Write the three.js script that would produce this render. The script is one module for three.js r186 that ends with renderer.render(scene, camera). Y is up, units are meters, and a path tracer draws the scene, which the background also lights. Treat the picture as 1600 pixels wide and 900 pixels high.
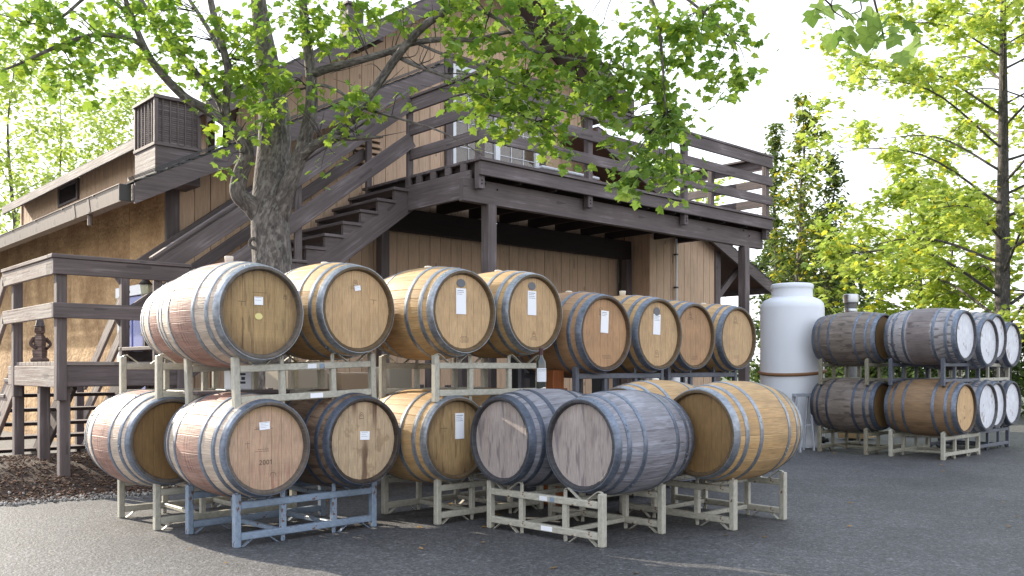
import * as THREE from 'three';
import { mergeGeometries, toCreasedNormals } from 'three/addons/utils/BufferGeometryUtils.js';

// ---------------------------------------------------------------- camera, sky, sun, exposure
// World axes follow the building: +X runs along its gable wall to the right, -Z runs away along its long left wall.
const scene = new THREE.Scene();
const EYE = 1.15, FX = 0.674, FZ = -0.738, RX = 0.738, RZ = 0.674;      // eye height, view direction, right direction
const camera = new THREE.PerspectiveCamera(35.64, 1024 / 576, 0.05, 1500);
camera.position.set(0, EYE, 0);
camera.lookAt(FX * 10, EYE, FZ * 10);
camera.setViewOffset(1024, 576, 0, -80, 1024, 576);                       // lens shifted upwards: verticals stay vertical
scene.add(camera);
const renderer = new THREE.WebGLRenderer();
renderer.toneMapping = THREE.LinearToneMapping;
renderer.toneMappingExposure = 2.15;
renderer.shadowMap.enabled = true;

const SUN = (() => {                                                      // from the left and a little behind the building
  const az = 54 * Math.PI / 180, el = 23 * Math.PI / 180;
  const r = -Math.sin(az), f = Math.cos(az);
  return new THREE.Vector3((r * RX + f * FX) * Math.cos(el), Math.sin(el), (r * RZ + f * FZ) * Math.cos(el)).normalize();
})();
{
  const W = 512, H = 256, data = new Float32Array(W * H * 4);
  for (let j = 0; j < H; j++) for (let i = 0; i < W; i++) {
    const el = ((j + 0.5) / H - 0.5) * Math.PI, az = ((i + 0.5) / W - 0.5) * 2 * Math.PI;
    const x = Math.cos(el) * Math.cos(az), y = Math.sin(el), z = Math.cos(el) * Math.sin(az);
    const up = Math.max(0, y), t = Math.pow(up, 0.6);
    const ang = Math.acos(Math.min(1, Math.max(-1, x * SUN.x + y * SUN.y + z * SUN.z))) * 180 / Math.PI;
    const g = Math.exp(-ang / 13) * 1.5;
    const k = (j * W + i) * 4;
    const c0 = [0.99, 0.98, 0.98], c1 = [0.60, 0.71, 0.90], gl = [1.0, 0.92, 0.78];
    for (let c = 0; c < 3; c++) data[k + c] = y < 0 ? 0.25 : c0[c] * (1 - t) + c1[c] * t + gl[c] * g;
    data[k + 3] = 1;
  }
  const sky = new THREE.DataTexture(data, W, H, THREE.RGBAFormat, THREE.FloatType);
  sky.mapping = THREE.EquirectangularReflectionMapping;
  sky.magFilter = sky.minFilter = THREE.LinearFilter;
  sky.needsUpdate = true;
  scene.background = sky; scene.environment = sky;
}
const sun = new THREE.DirectionalLight(new THREE.Color(1, 0.9, 0.74), 5);
sun.position.copy(SUN).multiplyScalar(60).add(new THREE.Vector3(6, 0, -8));
sun.target.position.set(6, 0, -8);
sun.castShadow = true;
sun.shadow.mapSize.set(4096, 4096);
Object.assign(sun.shadow.camera, { left: -30, right: 30, top: 30, bottom: -30, near: 1, far: 160 });
scene.add(sun, sun.target);

// ---------------------------------------------------------------- helpers
const V = (x, y, z) => new THREE.Vector3(x, y, z);
function rng(seed) { let a = seed >>> 0; return () => { a = (a + 0x6D2B79F5) | 0; let t = Math.imul(a ^ (a >>> 15), 1 | a); t = (t + Math.imul(t ^ (t >>> 7), 61 | t)) ^ t; return ((t ^ (t >>> 14)) >>> 0) / 4294967296; }; }
const rand = rng(20240611), rr = (a, b) => a + (b - a) * rand();
// a surveyed point: bearing across, bearing up (units of a 1600 wide picture) and distance along the view
function sight(u, v, d) { const a = (u - 800) / 1400 * d; return V(a * RX + d * FX, EYE + (575 - v) / 1400 * d, a * RZ + d * FZ); }

const used = {};
function numbered(name) { const n = used[name] = (used[name] ?? -1) + 1; return n ? `${name}_${String(n).padStart(3, '0')}` : name; }
function tag(o, label, category, group) { o.userData.label = label; if (category) o.userData.category = category; if (group) o.userData.group = group; return o; }
function thing(name, label, category, pos = V(0, 0, 0), turn = 0, group) {
  const o = new THREE.Group(); o.name = numbered(name); o.position.copy(pos); o.rotation.y = turn; scene.add(o);
  return tag(o, label, category, group);
}
function part(parent, name, geo, mat, pos, rot) {
  const m = new THREE.Mesh(geo, mat); m.name = name;
  if (pos) m.position.copy(pos);
  if (rot) rot.isQuaternion ? m.quaternion.copy(rot) : m.rotation.set(rot.x, rot.y, rot.z);
  parent.add(m); return m;
}
function struct(name, geo, mat, kind = 'structure') { const m = new THREE.Mesh(geo, mat); m.name = numbered(name); m.userData.kind = kind; scene.add(m); return m; }

// a box with chamfered edges; uv in metres with u along the longest side, shifted at random
function box(w, h, d, ch = 0.004) {
  ch = Math.min(ch, w / 3, h / 3, d / 3);
  const X = w / 2, Y = h / 2, Z = d / 2, pos = [];
  const P = (sx, sy, sz, f) => [sx * (f === 0 ? X : X - ch), sy * (f === 1 ? Y : Y - ch), sz * (f === 2 ? Z : Z - ch)];
  const tri = (a, b, c, n) => {
    const ux = b[0] - a[0], uy = b[1] - a[1], uz = b[2] - a[2], vx = c[0] - a[0], vy = c[1] - a[1], vz = c[2] - a[2];
    const cx = uy * vz - uz * vy, cy = uz * vx - ux * vz, cz = ux * vy - uy * vx;
    if (cx * n[0] + cy * n[1] + cz * n[2] >= 0) pos.push(...a, ...b, ...c); else pos.push(...a, ...c, ...b);
  };
  const quad = (a, b, c, e, n) => { tri(a, b, c, n); tri(a, c, e, n); };
  for (const s of [-1, 1]) {
    quad(P(s, -1, -1, 0), P(s, 1, -1, 0), P(s, 1, 1, 0), P(s, -1, 1, 0), [s, 0, 0]);
    quad(P(-1, s, -1, 1), P(1, s, -1, 1), P(1, s, 1, 1), P(-1, s, 1, 1), [0, s, 0]);
    quad(P(-1, -1, s, 2), P(1, -1, s, 2), P(1, 1, s, 2), P(-1, 1, s, 2), [0, 0, s]);
    if (ch > 0) for (const q of [-1, 1]) {
      quad(P(s, q, -1, 0), P(s, q, 1, 0), P(s, q, 1, 1), P(s, q, -1, 1), [s, q, 0]);
      quad(P(s, -1, q, 0), P(s, 1, q, 0), P(s, 1, q, 2), P(s, -1, q, 2), [s, 0, q]);
      quad(P(-1, s, q, 1), P(1, s, q, 1), P(1, s, q, 2), P(-1, s, q, 2), [0, s, q]);
      for (const r of [-1, 1]) tri(P(s, q, r, 0), P(s, q, r, 1), P(s, q, r, 2), [s, q, r]);
    }
  }
  const g = new THREE.BufferGeometry();
  g.setAttribute('position', new THREE.Float32BufferAttribute(pos, 3));
  g.computeVertexNormals();
  return boxUV(g, w >= h && w >= d ? 0 : h >= d ? 1 : 2);
}
function boxUV(g, long, ou = rand() * 3, ov = rand() * 3, k = 1) {
  const p = g.attributes.position, n = g.attributes.normal, uv = new Float32Array(p.count * 2);
  for (let i = 0; i < p.count; i++) {
    const c = [p.getX(i), p.getY(i), p.getZ(i)], m = [Math.abs(n.getX(i)), Math.abs(n.getY(i)), Math.abs(n.getZ(i))];
    let f = m[0] >= m[1] && m[0] >= m[2] ? 0 : m[1] >= m[2] ? 1 : 2;
    const axes = [0, 1, 2].filter(a => a !== f);
    if (axes[1] === long) axes.reverse();
    uv[2 * i] = c[axes[0]] * k + ou; uv[2 * i + 1] = c[axes[1]] * k + ov + f * 0.37;
  }
  g.setAttribute('uv', new THREE.BufferAttribute(uv, 2)); return g;
}
// a hexahedron from 4 bottom and 4 top points (each going round), flat shaded
function hexa(b, t, long = 1) {
  const pos = [], c = V(0, 0, 0); [...b, ...t].forEach(p => c.add(p)); c.multiplyScalar(1 / 8);
  const tri = (p, q, r) => { const n = q.clone().sub(p).cross(r.clone().sub(p)); if (n.dot(p.clone().sub(c)) < 0) [q, r] = [r, q]; for (const k of [p, q, r]) pos.push(k.x, k.y, k.z); };
  const quad = (p, q, r, s) => { tri(p, q, r); tri(p, r, s); };
  quad(...b); quad(...t); for (let i = 0; i < 4; i++) quad(b[i], b[(i + 1) % 4], t[(i + 1) % 4], t[i]);
  const g = new THREE.BufferGeometry(); g.setAttribute('position', new THREE.Float32BufferAttribute(pos, 3)); g.computeVertexNormals();
  return boxUV(g, long);
}
// a straight member from p to q: length along its local x, height h, thickness t
function bar(parent, name, p, q, h, t, mat, ch = 0.004, up = V(0, 1, 0)) {
  const d = q.clone().sub(p), L = d.length(); d.normalize();
  const z = d.clone().cross(up).normalize(), y = z.clone().cross(d);
  const rot = new THREE.Quaternion().setFromRotationMatrix(new THREE.Matrix4().makeBasis(d, y, z));
  return part(parent, name, box(L, h, t, ch), mat, p.clone().add(q).multiplyScalar(0.5).sub(parent.isGroup ? parent.position : V(0, 0, 0)), rot);
}
// world-placed axis-aligned box as a part of a thing that is not turned
function blk(parent, name, x0, x1, y0, y1, z0, z1, mat, ch = 0.004, base = parent.position) {
  return part(parent, name, box(x1 - x0, y1 - y0, z1 - z0, ch), mat, V((x0 + x1) / 2, (y0 + y1) / 2, (z0 + z1) / 2).sub(base));
}
// tapered tube through points with radii
function taper(pts, radii, sides = 8, steps = 6, bumpy = 0, seed = 1) {
  const curve = new THREE.CatmullRomCurve3(pts, false, 'centripetal'), n = (pts.length - 1) * steps, r0 = rng(seed);
  const pos = [], uv = [], idx = []; let N = V(0, 0, 1), len = 0, last = null;
  const ph = [r0() * 6, r0() * 6, r0() * 6];
  for (let i = 0; i <= n; i++) {
    const t = i / n, p = curve.getPoint(t), T = curve.getTangent(t);
    if (last) len += p.distanceTo(last); last = p;
    N.sub(T.clone().multiplyScalar(N.dot(T))); if (N.lengthSq() < 1e-6) N.set(1, 0, 0).sub(T.clone().multiplyScalar(T.x)); N.normalize();
    const B = T.clone().cross(N), f = t * (radii.length - 1), k = Math.min(radii.length - 2, Math.floor(f)), R = radii[k] + (radii[k + 1] - radii[k]) * (f - k);
    for (let j = 0; j <= sides; j++) {
      const a = j / sides * Math.PI * 2, b = 1 + bumpy * (Math.sin(a * 2 + ph[0] + len * 2.1) * 0.5 + Math.sin(a * 3 + ph[1] - len * 4.3) * 0.35 + Math.sin(a * 5 + ph[2] + len * 7) * 0.2);
      pos.push(p.x + (N.x * Math.cos(a) + B.x * Math.sin(a)) * R * b, p.y + (N.y * Math.cos(a) + B.y * Math.sin(a)) * R * b, p.z + (N.z * Math.cos(a) + B.z * Math.sin(a)) * R * b);
      uv.push(len, j / sides * R * 6.28);
    }
  }
  for (let i = 0; i < n; i++) for (let j = 0; j < sides; j++) { const a = i * (sides + 1) + j, b = a + sides + 1; idx.push(a, a + 1, b, b, a + 1, b + 1); }
  const g = new THREE.BufferGeometry();
  g.setAttribute('position', new THREE.Float32BufferAttribute(pos, 3)); g.setAttribute('uv', new THREE.Float32BufferAttribute(uv, 2)); g.setIndex(idx); g.computeVertexNormals();
  return g;
}
function lathe(profile, seg = 32) { return new THREE.LatheGeometry(profile.map(([x, y]) => new THREE.Vector2(x, y)), seg); }

// ---------------------------------------------------------------- textures
function hash(x, y, s) { let h = Math.imul(x, 374761393) ^ Math.imul(y, 668265263) ^ Math.imul(s, 1442695041); h = Math.imul(h ^ (h >>> 13), 1274126177); return ((h ^ (h >>> 16)) >>> 0) / 4294967296; }
function vn(x, y, px, py, s) {                                            // value noise that repeats every px, py cells
  const xi = Math.floor(x), yi = Math.floor(y), fx = x - xi, fy = y - yi, sx = fx * fx * (3 - 2 * fx), sy = fy * fy * (3 - 2 * fy);
  const m = (a, n) => ((a % n) + n) % n, a = m(xi, px), b = m(xi + 1, px), c = m(yi, py), d = m(yi + 1, py);
  const p = hash(a, c, s), q = hash(b, c, s), r = hash(a, d, s), t = hash(b, d, s);
  return (p + (q - p) * sx) * (1 - sy) + (r + (t - r) * sx) * sy;
}
function fbm(x, y, px, py, s, o = 4) { let v = 0, a = 0.5, t = 0; for (let i = 0; i < o; i++) { v += a * vn(x, y, px, py, s + i * 17); t += a; a *= 0.5; x *= 2; y *= 2; px *= 2; py *= 2; } return v / t; }
const cl = (x, a = 0, b = 1) => Math.min(b, Math.max(a, x));
const ss = (a, b, x) => { const t = cl((x - a) / (b - a)); return t * t * (3 - 2 * t); };
const mix3 = (a, b, t) => [a[0] + (b[0] - a[0]) * t, a[1] + (b[1] - a[1]) * t, a[2] + (b[2] - a[2]) * t];
function tex(w, h, fn, { srgb = true, rep } = {}) {
  const data = new Uint8Array(w * h * 4);
  for (let j = 0; j < h; j++) for (let i = 0; i < w; i++) { const c = fn((i + 0.5) / w, (j + 0.5) / h), k = 4 * (j * w + i); data[k] = cl(c[0], 0, 255); data[k + 1] = cl(c[1], 0, 255); data[k + 2] = cl(c[2], 0, 255); data[k + 3] = c[3] ?? 255; }
  const t = new THREE.DataTexture(data, w, h); t.wrapS = t.wrapT = THREE.RepeatWrapping; t.magFilter = THREE.LinearFilter; t.minFilter = THREE.LinearMipmapLinearFilter; t.generateMipmaps = true;
  if (srgb) t.colorSpace = THREE.SRGBColorSpace; if (rep) t.repeat.set(rep[0], rep[1]); t.needsUpdate = true; return t;
}
const grey = v => [v, v, v];
// painted or weathered timber, grain along u; one repeat is 1/rep metres
const woodBump = tex(512, 256, (u, v) => grey(255 * (0.45 * fbm(u * 3, v * 48, 3, 48, 5) + 0.35 * fbm(u * 6, v * 110, 6, 110, 9) + 0.2 * vn(u * 40, v * 40, 40, 40, 3))), { srgb: false, rep: [0.6, 1.2] });
function timber(base, worn, amount, seed) {
  return tex(512, 256, (u, v) => {
    const g = fbm(u * 3, v * 44, 3, 44, seed), b = fbm(u * 5, v * 4, 5, 4, seed + 3), f = fbm(u * 12, v * 120, 12, 120, seed + 5, 2);
    const w = ss(0.62 - amount * 0.5, 0.85 - amount * 0.35, g * 0.55 + b * 0.45);
    const c = mix3(base, worn, w), k = 0.80 + 0.25 * g + 0.15 * (f - 0.5) + 0.22 * (b - 0.5);
    const knot = vn(u * 9, v * 9, 9, 9, seed + 8) > 0.93 ? 0.8 : 1;
    return c.map(x => x * k * knot);
  }, { rep: [0.6, 1.2] });
}
const M = {};
const std = (o) => new THREE.MeshStandardMaterial(o);
function tones(o, n, spread, seed) { const r = rng(seed); return Array.from({ length: n }, () => { const m = std(o), k = 1 + (r() - 0.5) * 2 * spread, h = (r() - 0.5) * spread * 0.4; m.color.setRGB(cl(k * (1 + h)), cl(k), cl(k * (1 - h))); return m; }); }
const pick = (a) => Array.isArray(a) ? a[Math.floor(rand() * a.length)] : a;
const brownT = timber([107, 95, 94], [132, 123, 124], 0.18, 11), wornT = timber([168, 158, 150], [124, 110, 104], 0.5, 21);
M.brown = tones({ map: brownT, bumpMap: woodBump, bumpScale: 0.004, roughness: 0.72 }, 4, 0.10, 1);
M.worn = tones({ map: wornT, bumpMap: woodBump, bumpScale: 0.006, roughness: 0.85 }, 3, 0.08, 2);
const tanT = timber([220, 186, 156], [200, 168, 140], 0.3, 31);
M.siding = tones({ map: tanT, bumpMap: woodBump, bumpScale: 0.003, roughness: 0.8 }, 5, 0.06, 3);
M.sidingBack = std({ color: new THREE.Color().setRGB(0.12, 0.085, 0.055), roughness: 0.95 });
const stuccoT = tex(512, 512, (u, v) => { const a = fbm(u * 5, v * 7, 5, 7, 41, 5), s = fbm(u * 40, v * 9, 40, 9, 43, 3), f = fbm(u * 90, v * 90, 90, 90, 45, 2), c = mix3([204, 168, 122], [154, 118, 78], cl(0.5 + 1.5 * (a - 0.5) + 0.7 * (s - 0.5))), k = 0.94 + 0.22 * (f - 0.5); return c.map(x => x * k); }, { rep: [0.45, 0.45] });
const stuccoB = tex(512, 512, (u, v) => grey(255 * (0.5 * fbm(u * 40, v * 12, 40, 12, 43, 3) + 0.5 * fbm(u * 60, v * 60, 60, 60, 46, 3))), { srgb: false, rep: [0.45, 0.45] });
M.plywood = tones({ map: stuccoT, bumpMap: stuccoB, bumpScale: 0.02, roughness: 0.9 }, 3, 0.02, 4);
M.under = std({ map: timber([58, 48, 46], [48, 40, 38], 0.2, 57), roughness: 0.9 });  // joists and back beam: timber darkened to stand for the shade under the deck
M.soffit = std({ map: timber([104, 74, 60], [84, 60, 50], 0.3, 51), roughness: 0.85 });
M.roof = std({ map: tex(256, 256, (u, v) => grey(78 + 50 * (fbm(u * 30, v * 30, 30, 30, 4) - 0.5) + 26 * (vn(u * 8, v * 8, 8, 8, 6) - 0.5))), roughness: 0.95 });
M.metalDark = std({ color: new THREE.Color().setRGB(0.06, 0.055, 0.055), metalness: 0.3, roughness: 0.5 });
M.white = std({ color: new THREE.Color().setRGB(0.75, 0.76, 0.78), roughness: 0.4 });
M.black = std({ color: new THREE.Color().setRGB(0.015, 0.015, 0.017), roughness: 0.5 });
M.chrome = std({ color: new THREE.Color().setRGB(0.72, 0.73, 0.75), metalness: 1, roughness: 0.25 });

// ---------------------------------------------------------------- ground
{
  const asph = tex(1024, 1024, (u, v) => {
    const f = vn(u * 340, v * 340, 340, 340, 1), m = vn(u * 150, v * 150, 150, 150, 2), b = fbm(u * 6, v * 6, 6, 6, 3);
    const g = vn(u * 70, v * 70, 70, 70, 8);
    let k = 79 + 30 * (f - 0.5) + 34 * (m - 0.5) + 16 * (g - 0.5) + 14 * (b - 0.5);
    if (m > 0.82) k += 150 * (m - 0.82); if (f > 0.9) k += 300 * (f - 0.9);
    return [k * 1.0, k * 0.985, k * 0.99];
  }, { rep: [0.5, 0.5] });
  const asphB = tex(1024, 1024, (u, v) => grey(255 * (0.5 * vn(u * 340, v * 340, 340, 340, 1) + 0.5 * vn(u * 150, v * 150, 150, 150, 2))), { srgb: false, rep: [0.5, 0.5] });
  const n = 150, pos = [], uv = [], col = [], idx = [], far = 900;
  const coord = k => { const t = k / n * 2 - 1; return Math.sign(t) * (Math.abs(t) * 22 + Math.pow(Math.abs(t), 9) * far); };
  for (let j = 0; j <= n; j++) for (let i = 0; i <= n; i++) {
    const x = coord(i) + 6, z = coord(j) - 8;
    pos.push(x, 0, z); uv.push(x, z);
    const b = fbm(x * 0.35 + 100, z * 0.35 + 100, 4096, 4096, 7, 4), s = fbm(x * 1.3 + 100, z * 1.3 + 100, 4096, 4096, 9, 3);
    const oil = ss(0.66, 0.74, fbm(x * 0.8 + 200, z * 0.8 + 200, 4096, 4096, 21, 3)) * 0.18;
    const k = 0.97 + 0.5 * (b - 0.5) + 0.26 * (s - 0.5) - oil;
    const green = z < -26 || x > 22 || x < -16 ? 1 : 0;                // beyond the yard: dry grass
    col.push(k * (green ? 1.1 : 1), k * (green ? 1.35 : 1), k * (green ? 0.6 : 1));
  }
  for (let j = 0; j < n; j++) for (let i = 0; i < n; i++) { const a = j * (n + 1) + i, b = a + n + 1; idx.push(a, b, a + 1, b, b + 1, a + 1); }
  const g = new THREE.BufferGeometry();
  g.setAttribute('position', new THREE.Float32BufferAttribute(pos, 3)); g.setAttribute('uv', new THREE.Float32BufferAttribute(uv, 2)); g.setAttribute('color', new THREE.Float32BufferAttribute(col, 3)); g.setIndex(idx); g.computeVertexNormals();
  struct('asphalt_ground', g, std({ map: asph, bumpMap: asphB, bumpScale: 0.004, roughness: 0.68, vertexColors: true }));

  // planting bed under the landing: a low mound of soil with bark mulch, gravel along its edge
  const bedH = (x, z) => {
    const e = ss(0, 0.55, z * -1 - edge(x)) * ss(4.25, 3.6, x);
    return e * (0.05 + 0.16 * ss(0.6, 2.2, x) * ss(0.1, 1.1, -z - edge(x)) + 0.05 * fbm(x * 2 + 50, z * 2 + 50, 999, 999, 3));
  };
  const edge = x => 8.42 + 0.22 * (fbm(x * 1.1 + 30, 3.3, 999, 999, 4) - 0.5) - 0.10 * (x - 1.5);
  const bp = [], bu = [], bi = [], nx = 70, nz = 40;
  for (let j = 0; j <= nz; j++) for (let i = 0; i <= nx; i++) {
    const x = -3.5 + 7.8 * i / nx, z = -(edge(x) - 0.02) - (10.4 - edge(x)) * j / nz;
    bp.push(x, 0.004 + bedH(x, z), z); bu.push(x, z);
  }
  for (let j = 0; j < nz; j++) for (let i = 0; i < nx; i++) { const a = j * (nx + 1) + i, b = a + nx + 1; bi.push(a, a + 1, b, b, a + 1, b + 1); }
  const bg = new THREE.BufferGeometry(); bg.setAttribute('position', new THREE.Float32BufferAttribute(bp, 3)); bg.setAttribute('uv', new THREE.Float32BufferAttribute(bu, 2)); bg.setIndex(bi); bg.computeVertexNormals();
  const soilT = tex(512, 512, (u, v) => { const k = 0.55 + 0.9 * (fbm(u * 40, v * 40, 40, 40, 2, 4) - 0.3); return [84 * k, 66 * k, 54 * k]; });
  struct('mulch_bed', bg, std({ map: soilT, roughness: 1 }));
  const r = rng(5), chip = box(0.036, 0.008, 0.014, 0.002), stone = new THREE.IcosahedronGeometry(0.018, 0), m4 = new THREE.Matrix4(), q = new THREE.Quaternion(), e = new THREE.Euler();
  const chips = new THREE.InstancedMesh(chip, std({ map: timber([118, 96, 82], [84, 66, 56], 0.4, 61), roughness: 0.95 }), 14000);
  const gravel = new THREE.InstancedMesh(stone, std({ color: 0xffffff, roughness: 0.9 }), 3200);
  for (let i = 0; i < 14000; i++) {
    const x = -3.4 + 7.5 * r(), z = -(edge(x) + 0.04 + (10.2 - edge(x)) * Math.pow(r(), 1.4)), s = 0.4 + 1.1 * r() * r();
    q.setFromEuler(e.set((r() - 0.5) * 0.9, r() * 6.3, (r() - 0.5) * 0.9)); m4.compose(V(x, 0.012 + bedH(x, z), z), q, V(s, s, s)); chips.setMatrixAt(i, m4);
    const k = 0.35 + 1.0 * r(); chips.setColorAt(i, new THREE.Color().setRGB(k, k * 0.9, k * 0.8));
  }
  for (let i = 0; i < 3200; i++) {
    const x = -3.4 + 7.3 * r(), z = -(edge(x) - 0.14 + 0.34 * (r() + r()) * 0.5 + (r() < 0.1 ? 0.4 * r() : 0)), s = 0.35 + 0.9 * r() * r();
    q.setFromEuler(e.set(r() * 6, r() * 6, r() * 6)); m4.compose(V(x, 0.008 + bedH(x, z), z), q, V(s, s * 0.7, s)); gravel.setMatrixAt(i, m4);
    const k = 0.12 + 0.3 * r(); gravel.setColorAt(i, new THREE.Color().setRGB(k, k * 0.94, k * 0.88));
  }
  for (const [o, n] of [[chips, 'bark_mulch'], [gravel, 'gravel']]) { o.name = n; o.userData.kind = 'stuff'; scene.add(o); }
  tag(chips, 'loose brown bark mulch covering the bed under the landing'); tag(gravel, 'grey gravel along the edge between mulch and asphalt');
  // a bigger pale stone and a low brown timber platform behind the posts
  const rock = thing('stone', 'pale rounded stone lying in the mulch by the left landing post', 'stone', V(1.63, bedH(1.63, -8.95), -8.95));
  const rg = new THREE.IcosahedronGeometry(0.075, 2), rp = rg.attributes.position;
  for (let i = 0; i < rp.count; i++) { const k = 0.8 + 0.4 * vn(rp.getX(i) * 20 + 9, rp.getY(i) * 20 + rp.getZ(i) * 14 + 9, 99, 99, 3); rp.setXYZ(i, rp.getX(i) * k, rp.getY(i) * k * 0.62, rp.getZ(i) * k); }
  rg.computeVertexNormals(); part(rock, 'stone_body', rg, std({ color: new THREE.Color().setRGB(0.42, 0.37, 0.31), roughness: 0.9 }), V(0, 0.03, 0));
  const step = thing('timber_platform', 'low reddish brown timber platform behind the left landing posts', 'platform', V(0, 0, -10.6));
  const redT = std({ map: timber([142, 96, 80], [110, 78, 68], 0.3, 71), bumpMap: woodBump, bumpScale: 0.004, roughness: 0.8 });
  for (let i = 0; i < 7; i++) blk(step, 'plank', -4, 2.35, 0.20, 0.235, -10.62 + i * 0.145 - 0.6, -10.62 + i * 0.145 - 0.46, redT);
  blk(step, 'rim_board', -4, 2.36, 0.02, 0.198, -10.24, -10.20, M.brown[0]);
  blk(step, 'rim_board', 2.31, 2.35, 0.02, 0.198, -11.2, -10.25, M.brown[1]);
}

// ---------------------------------------------------------------- building
const WZ = -10.7, WX = 4.19, REAR = -19.4;                                  // gable wall, long left wall, far end
const loL = x => 3.18 + 0.53 * (x - 3.57), upL = x => 4.25 + 0.655 * (x - 4.43), upR = x => 7.41 - 0.60 * (x - 9.255), loR = x => 2.88 + 0.42 * (16.15 - x);
{
  const B = thing('winery_building', 'tan board-sided winery building with dark brown trim, gable roof and side roofs', 'building', V(WX, 0, WZ));
  const L = (x, y, z) => V(x - WX, y, z - WZ);
  const group = (name) => { const g = new THREE.Group(); g.name = name; B.add(g); return g; };
  const put = (parent, name, geo, mat, x, y, z, rot) => part(parent, name, geo, mat, L(x, y, z), rot);
  const b = (parent, name, x0, x1, y0, y1, z0, z1, mat, ch) => put(parent, name, box(x1 - x0, y1 - y0, z1 - z0, ch), mat, (x0 + x1) / 2, (y0 + y1) / 2, (z0 + z1) / 2);
  // roof underside over the gable wall
  const topAt = x => x < 4.95 ? loL(x) - 0.16 : x < 9.255 ? upL(x) - 0.17 : x < 11.5 ? upR(x) - 0.17 : loR(x) - 0.16;
  const door = [8.54, 10.38, 3.66, 5.80];
  // gable wall: backing, then boards
  const gw = group('gable_wall');
  const breaks = [WX, 4.95, 9.255, 11.5, 12.52];
  const backShape = new THREE.Shape(); backShape.moveTo(WX + 0.05, 0);
  for (let i = 0; i < 4; i++) { backShape.lineTo(Math.max(breaks[i] + 0.001, WX + 0.05), topAt(breaks[i] + 0.001)); backShape.lineTo(breaks[i + 1] - 0.001, topAt(breaks[i + 1] - 0.002)); }
  backShape.lineTo(12.52, 0);
  const bgm = new THREE.ExtrudeGeometry(backShape, { depth: 0.12, bevelEnabled: false });
  put(gw, 'backing', bgm, M.sidingBack, WX, 0, WZ - 0.16).position.set(-WX, 0, -0.16);
  for (let x = WX + 0.14; x < 12.4; x += 0.2) {
    const x0 = x + 0.0045, x1 = Math.min(x + 0.1955, 12.5), seg = [];
    const mid = (x0 + x1) / 2;
    if (mid > door[0] && mid < door[1]) seg.push([0, door[2] - 0.05], [door[3] + 0.02, null]); else seg.push([0, null]);
    const mat = pick(M.siding);
    for (const [y0, y1] of seg) {
      const t0 = y1 ?? topAt(x0), t1 = y1 ?? topAt(x1), z0 = WZ - 0.04, z1 = WZ - 0.018 - rand() * 0.004;
      const g = hexa([V(x0, y0, z0), V(x1, y0, z0), V(x1, y0, z1), V(x0, y0, z1)], [V(x0, t0, z0), V(x1, t1, z0), V(x1, t1, z1), V(x0, t0, z1)]);
      part(gw, 'siding_board', g, mat).position.set(-WX, 0, -WZ);
    }
  }
  b(gw, 'corner_board', WX - 0.02, WX + 0.14, 0, topAt(WX + 0.1), WZ - 0.05, WZ + 0.012, M.brown[1]);
  b(gw, 'corner_board', 12.36, 12.475, 0, 3.12, WZ - 0.03, WZ + 0.01, M.worn[0]);
  // the right part of the wall steps forward
  const rw = group('right_wall'), SX = 12.5, SZ = -10.05, RXE = 14.6;
  b(rw, 'backing', SX + 0.03, RXE - 0.02, 0, loR(RXE) - 0.2, SZ - 0.14, SZ - 0.041, M.sidingBack); b(rw, 'backing', SX + 0.04, SX + 0.12, 0, 3.9, WZ, SZ - 0.145, M.sidingBack);
  for (let z = WZ + 0.05; z < SZ - 0.1; z += 0.2) b(rw, 'siding_board', SX, SX + 0.035, 0, loR(SX) - 0.17, z + 0.0045, Math.min(z + 0.1955, SZ - 0.025), pick(M.siding), 0.002);
  for (let x = SX + 0.0; x < RXE - 0.16; x += 0.2) { const x0 = x + 0.0045, x1 = Math.min(x + 0.1955, RXE - 0.15), t0 = loR(x0) - 0.13, t1 = loR(x1) - 0.13, za = SZ - 0.04, zb = SZ - 0.018 - rand() * 0.004; part(rw, 'siding_board', hexa([V(x0, 0, za), V(x1, 0, za), V(x1, 0, zb), V(x0, 0, zb)], [V(x0, t0, za), V(x1, t1, za), V(x1, t1, zb), V(x0, t0, zb)]), pick(M.siding)).position.set(-WX, 0, -WZ); }
  b(rw, 'corner_board', RXE - 0.15, RXE + 0.02, 0, loR(RXE) - 0.14, SZ - 0.05, SZ + 0.012, M.brown[0]);
  // conduit on the right part of the wall
  const pipe = new THREE.CylinderGeometry(0.022, 0.022, 2.6, 10); put(gw, 'conduit', pipe, M.white, 13.2, 2.2, SZ + 0.03);
  for (const y of [1.6, 2.6, 3.2]) b(gw, 'pipe_clip', 13.165, 13.235, y, y + 0.03, SZ - 0.01, SZ + 0.056, M.metalDark);
  // a small dark awning vent low on the wall under the deck
  b(gw, 'vent_flap', 10.55, 11.35, 2.06, 2.10, WZ - 0.01, WZ + 0.22, M.metalDark); b(gw, 'vent_frame', 10.6, 11.3, 1.86, 2.055, WZ - 0.01, WZ + 0.05, M.brown[2]);
  // louvred vent and little white box beside the stair
  const lv = group('louvre_vent'); b(lv, 'vent_frame', 6.78, 7.22, 3.98, 4.52, WZ - 0.01, WZ + 0.01, M.sidingBack);
  for (let i = 0; i < 6; i++) put(lv, 'louvre_slat', box(0.42, 0.075, 0.012, 0.002), M.siding[0], 7.0, 4.04 + i * 0.085, WZ + 0.035, { x: -0.7, y: 0, z: 0 });
  b(B, 'switch_box', 6.22, 6.34, 3.86, 4.02, WZ - 0.01, WZ + 0.07, M.white);
  // flood light beside the door
  const fl = group('flood_light'); b(fl, 'light_base', 8.22, 8.34, 5.60, 5.72, WZ - 0.01, WZ + 0.05, M.metalDark);
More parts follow.
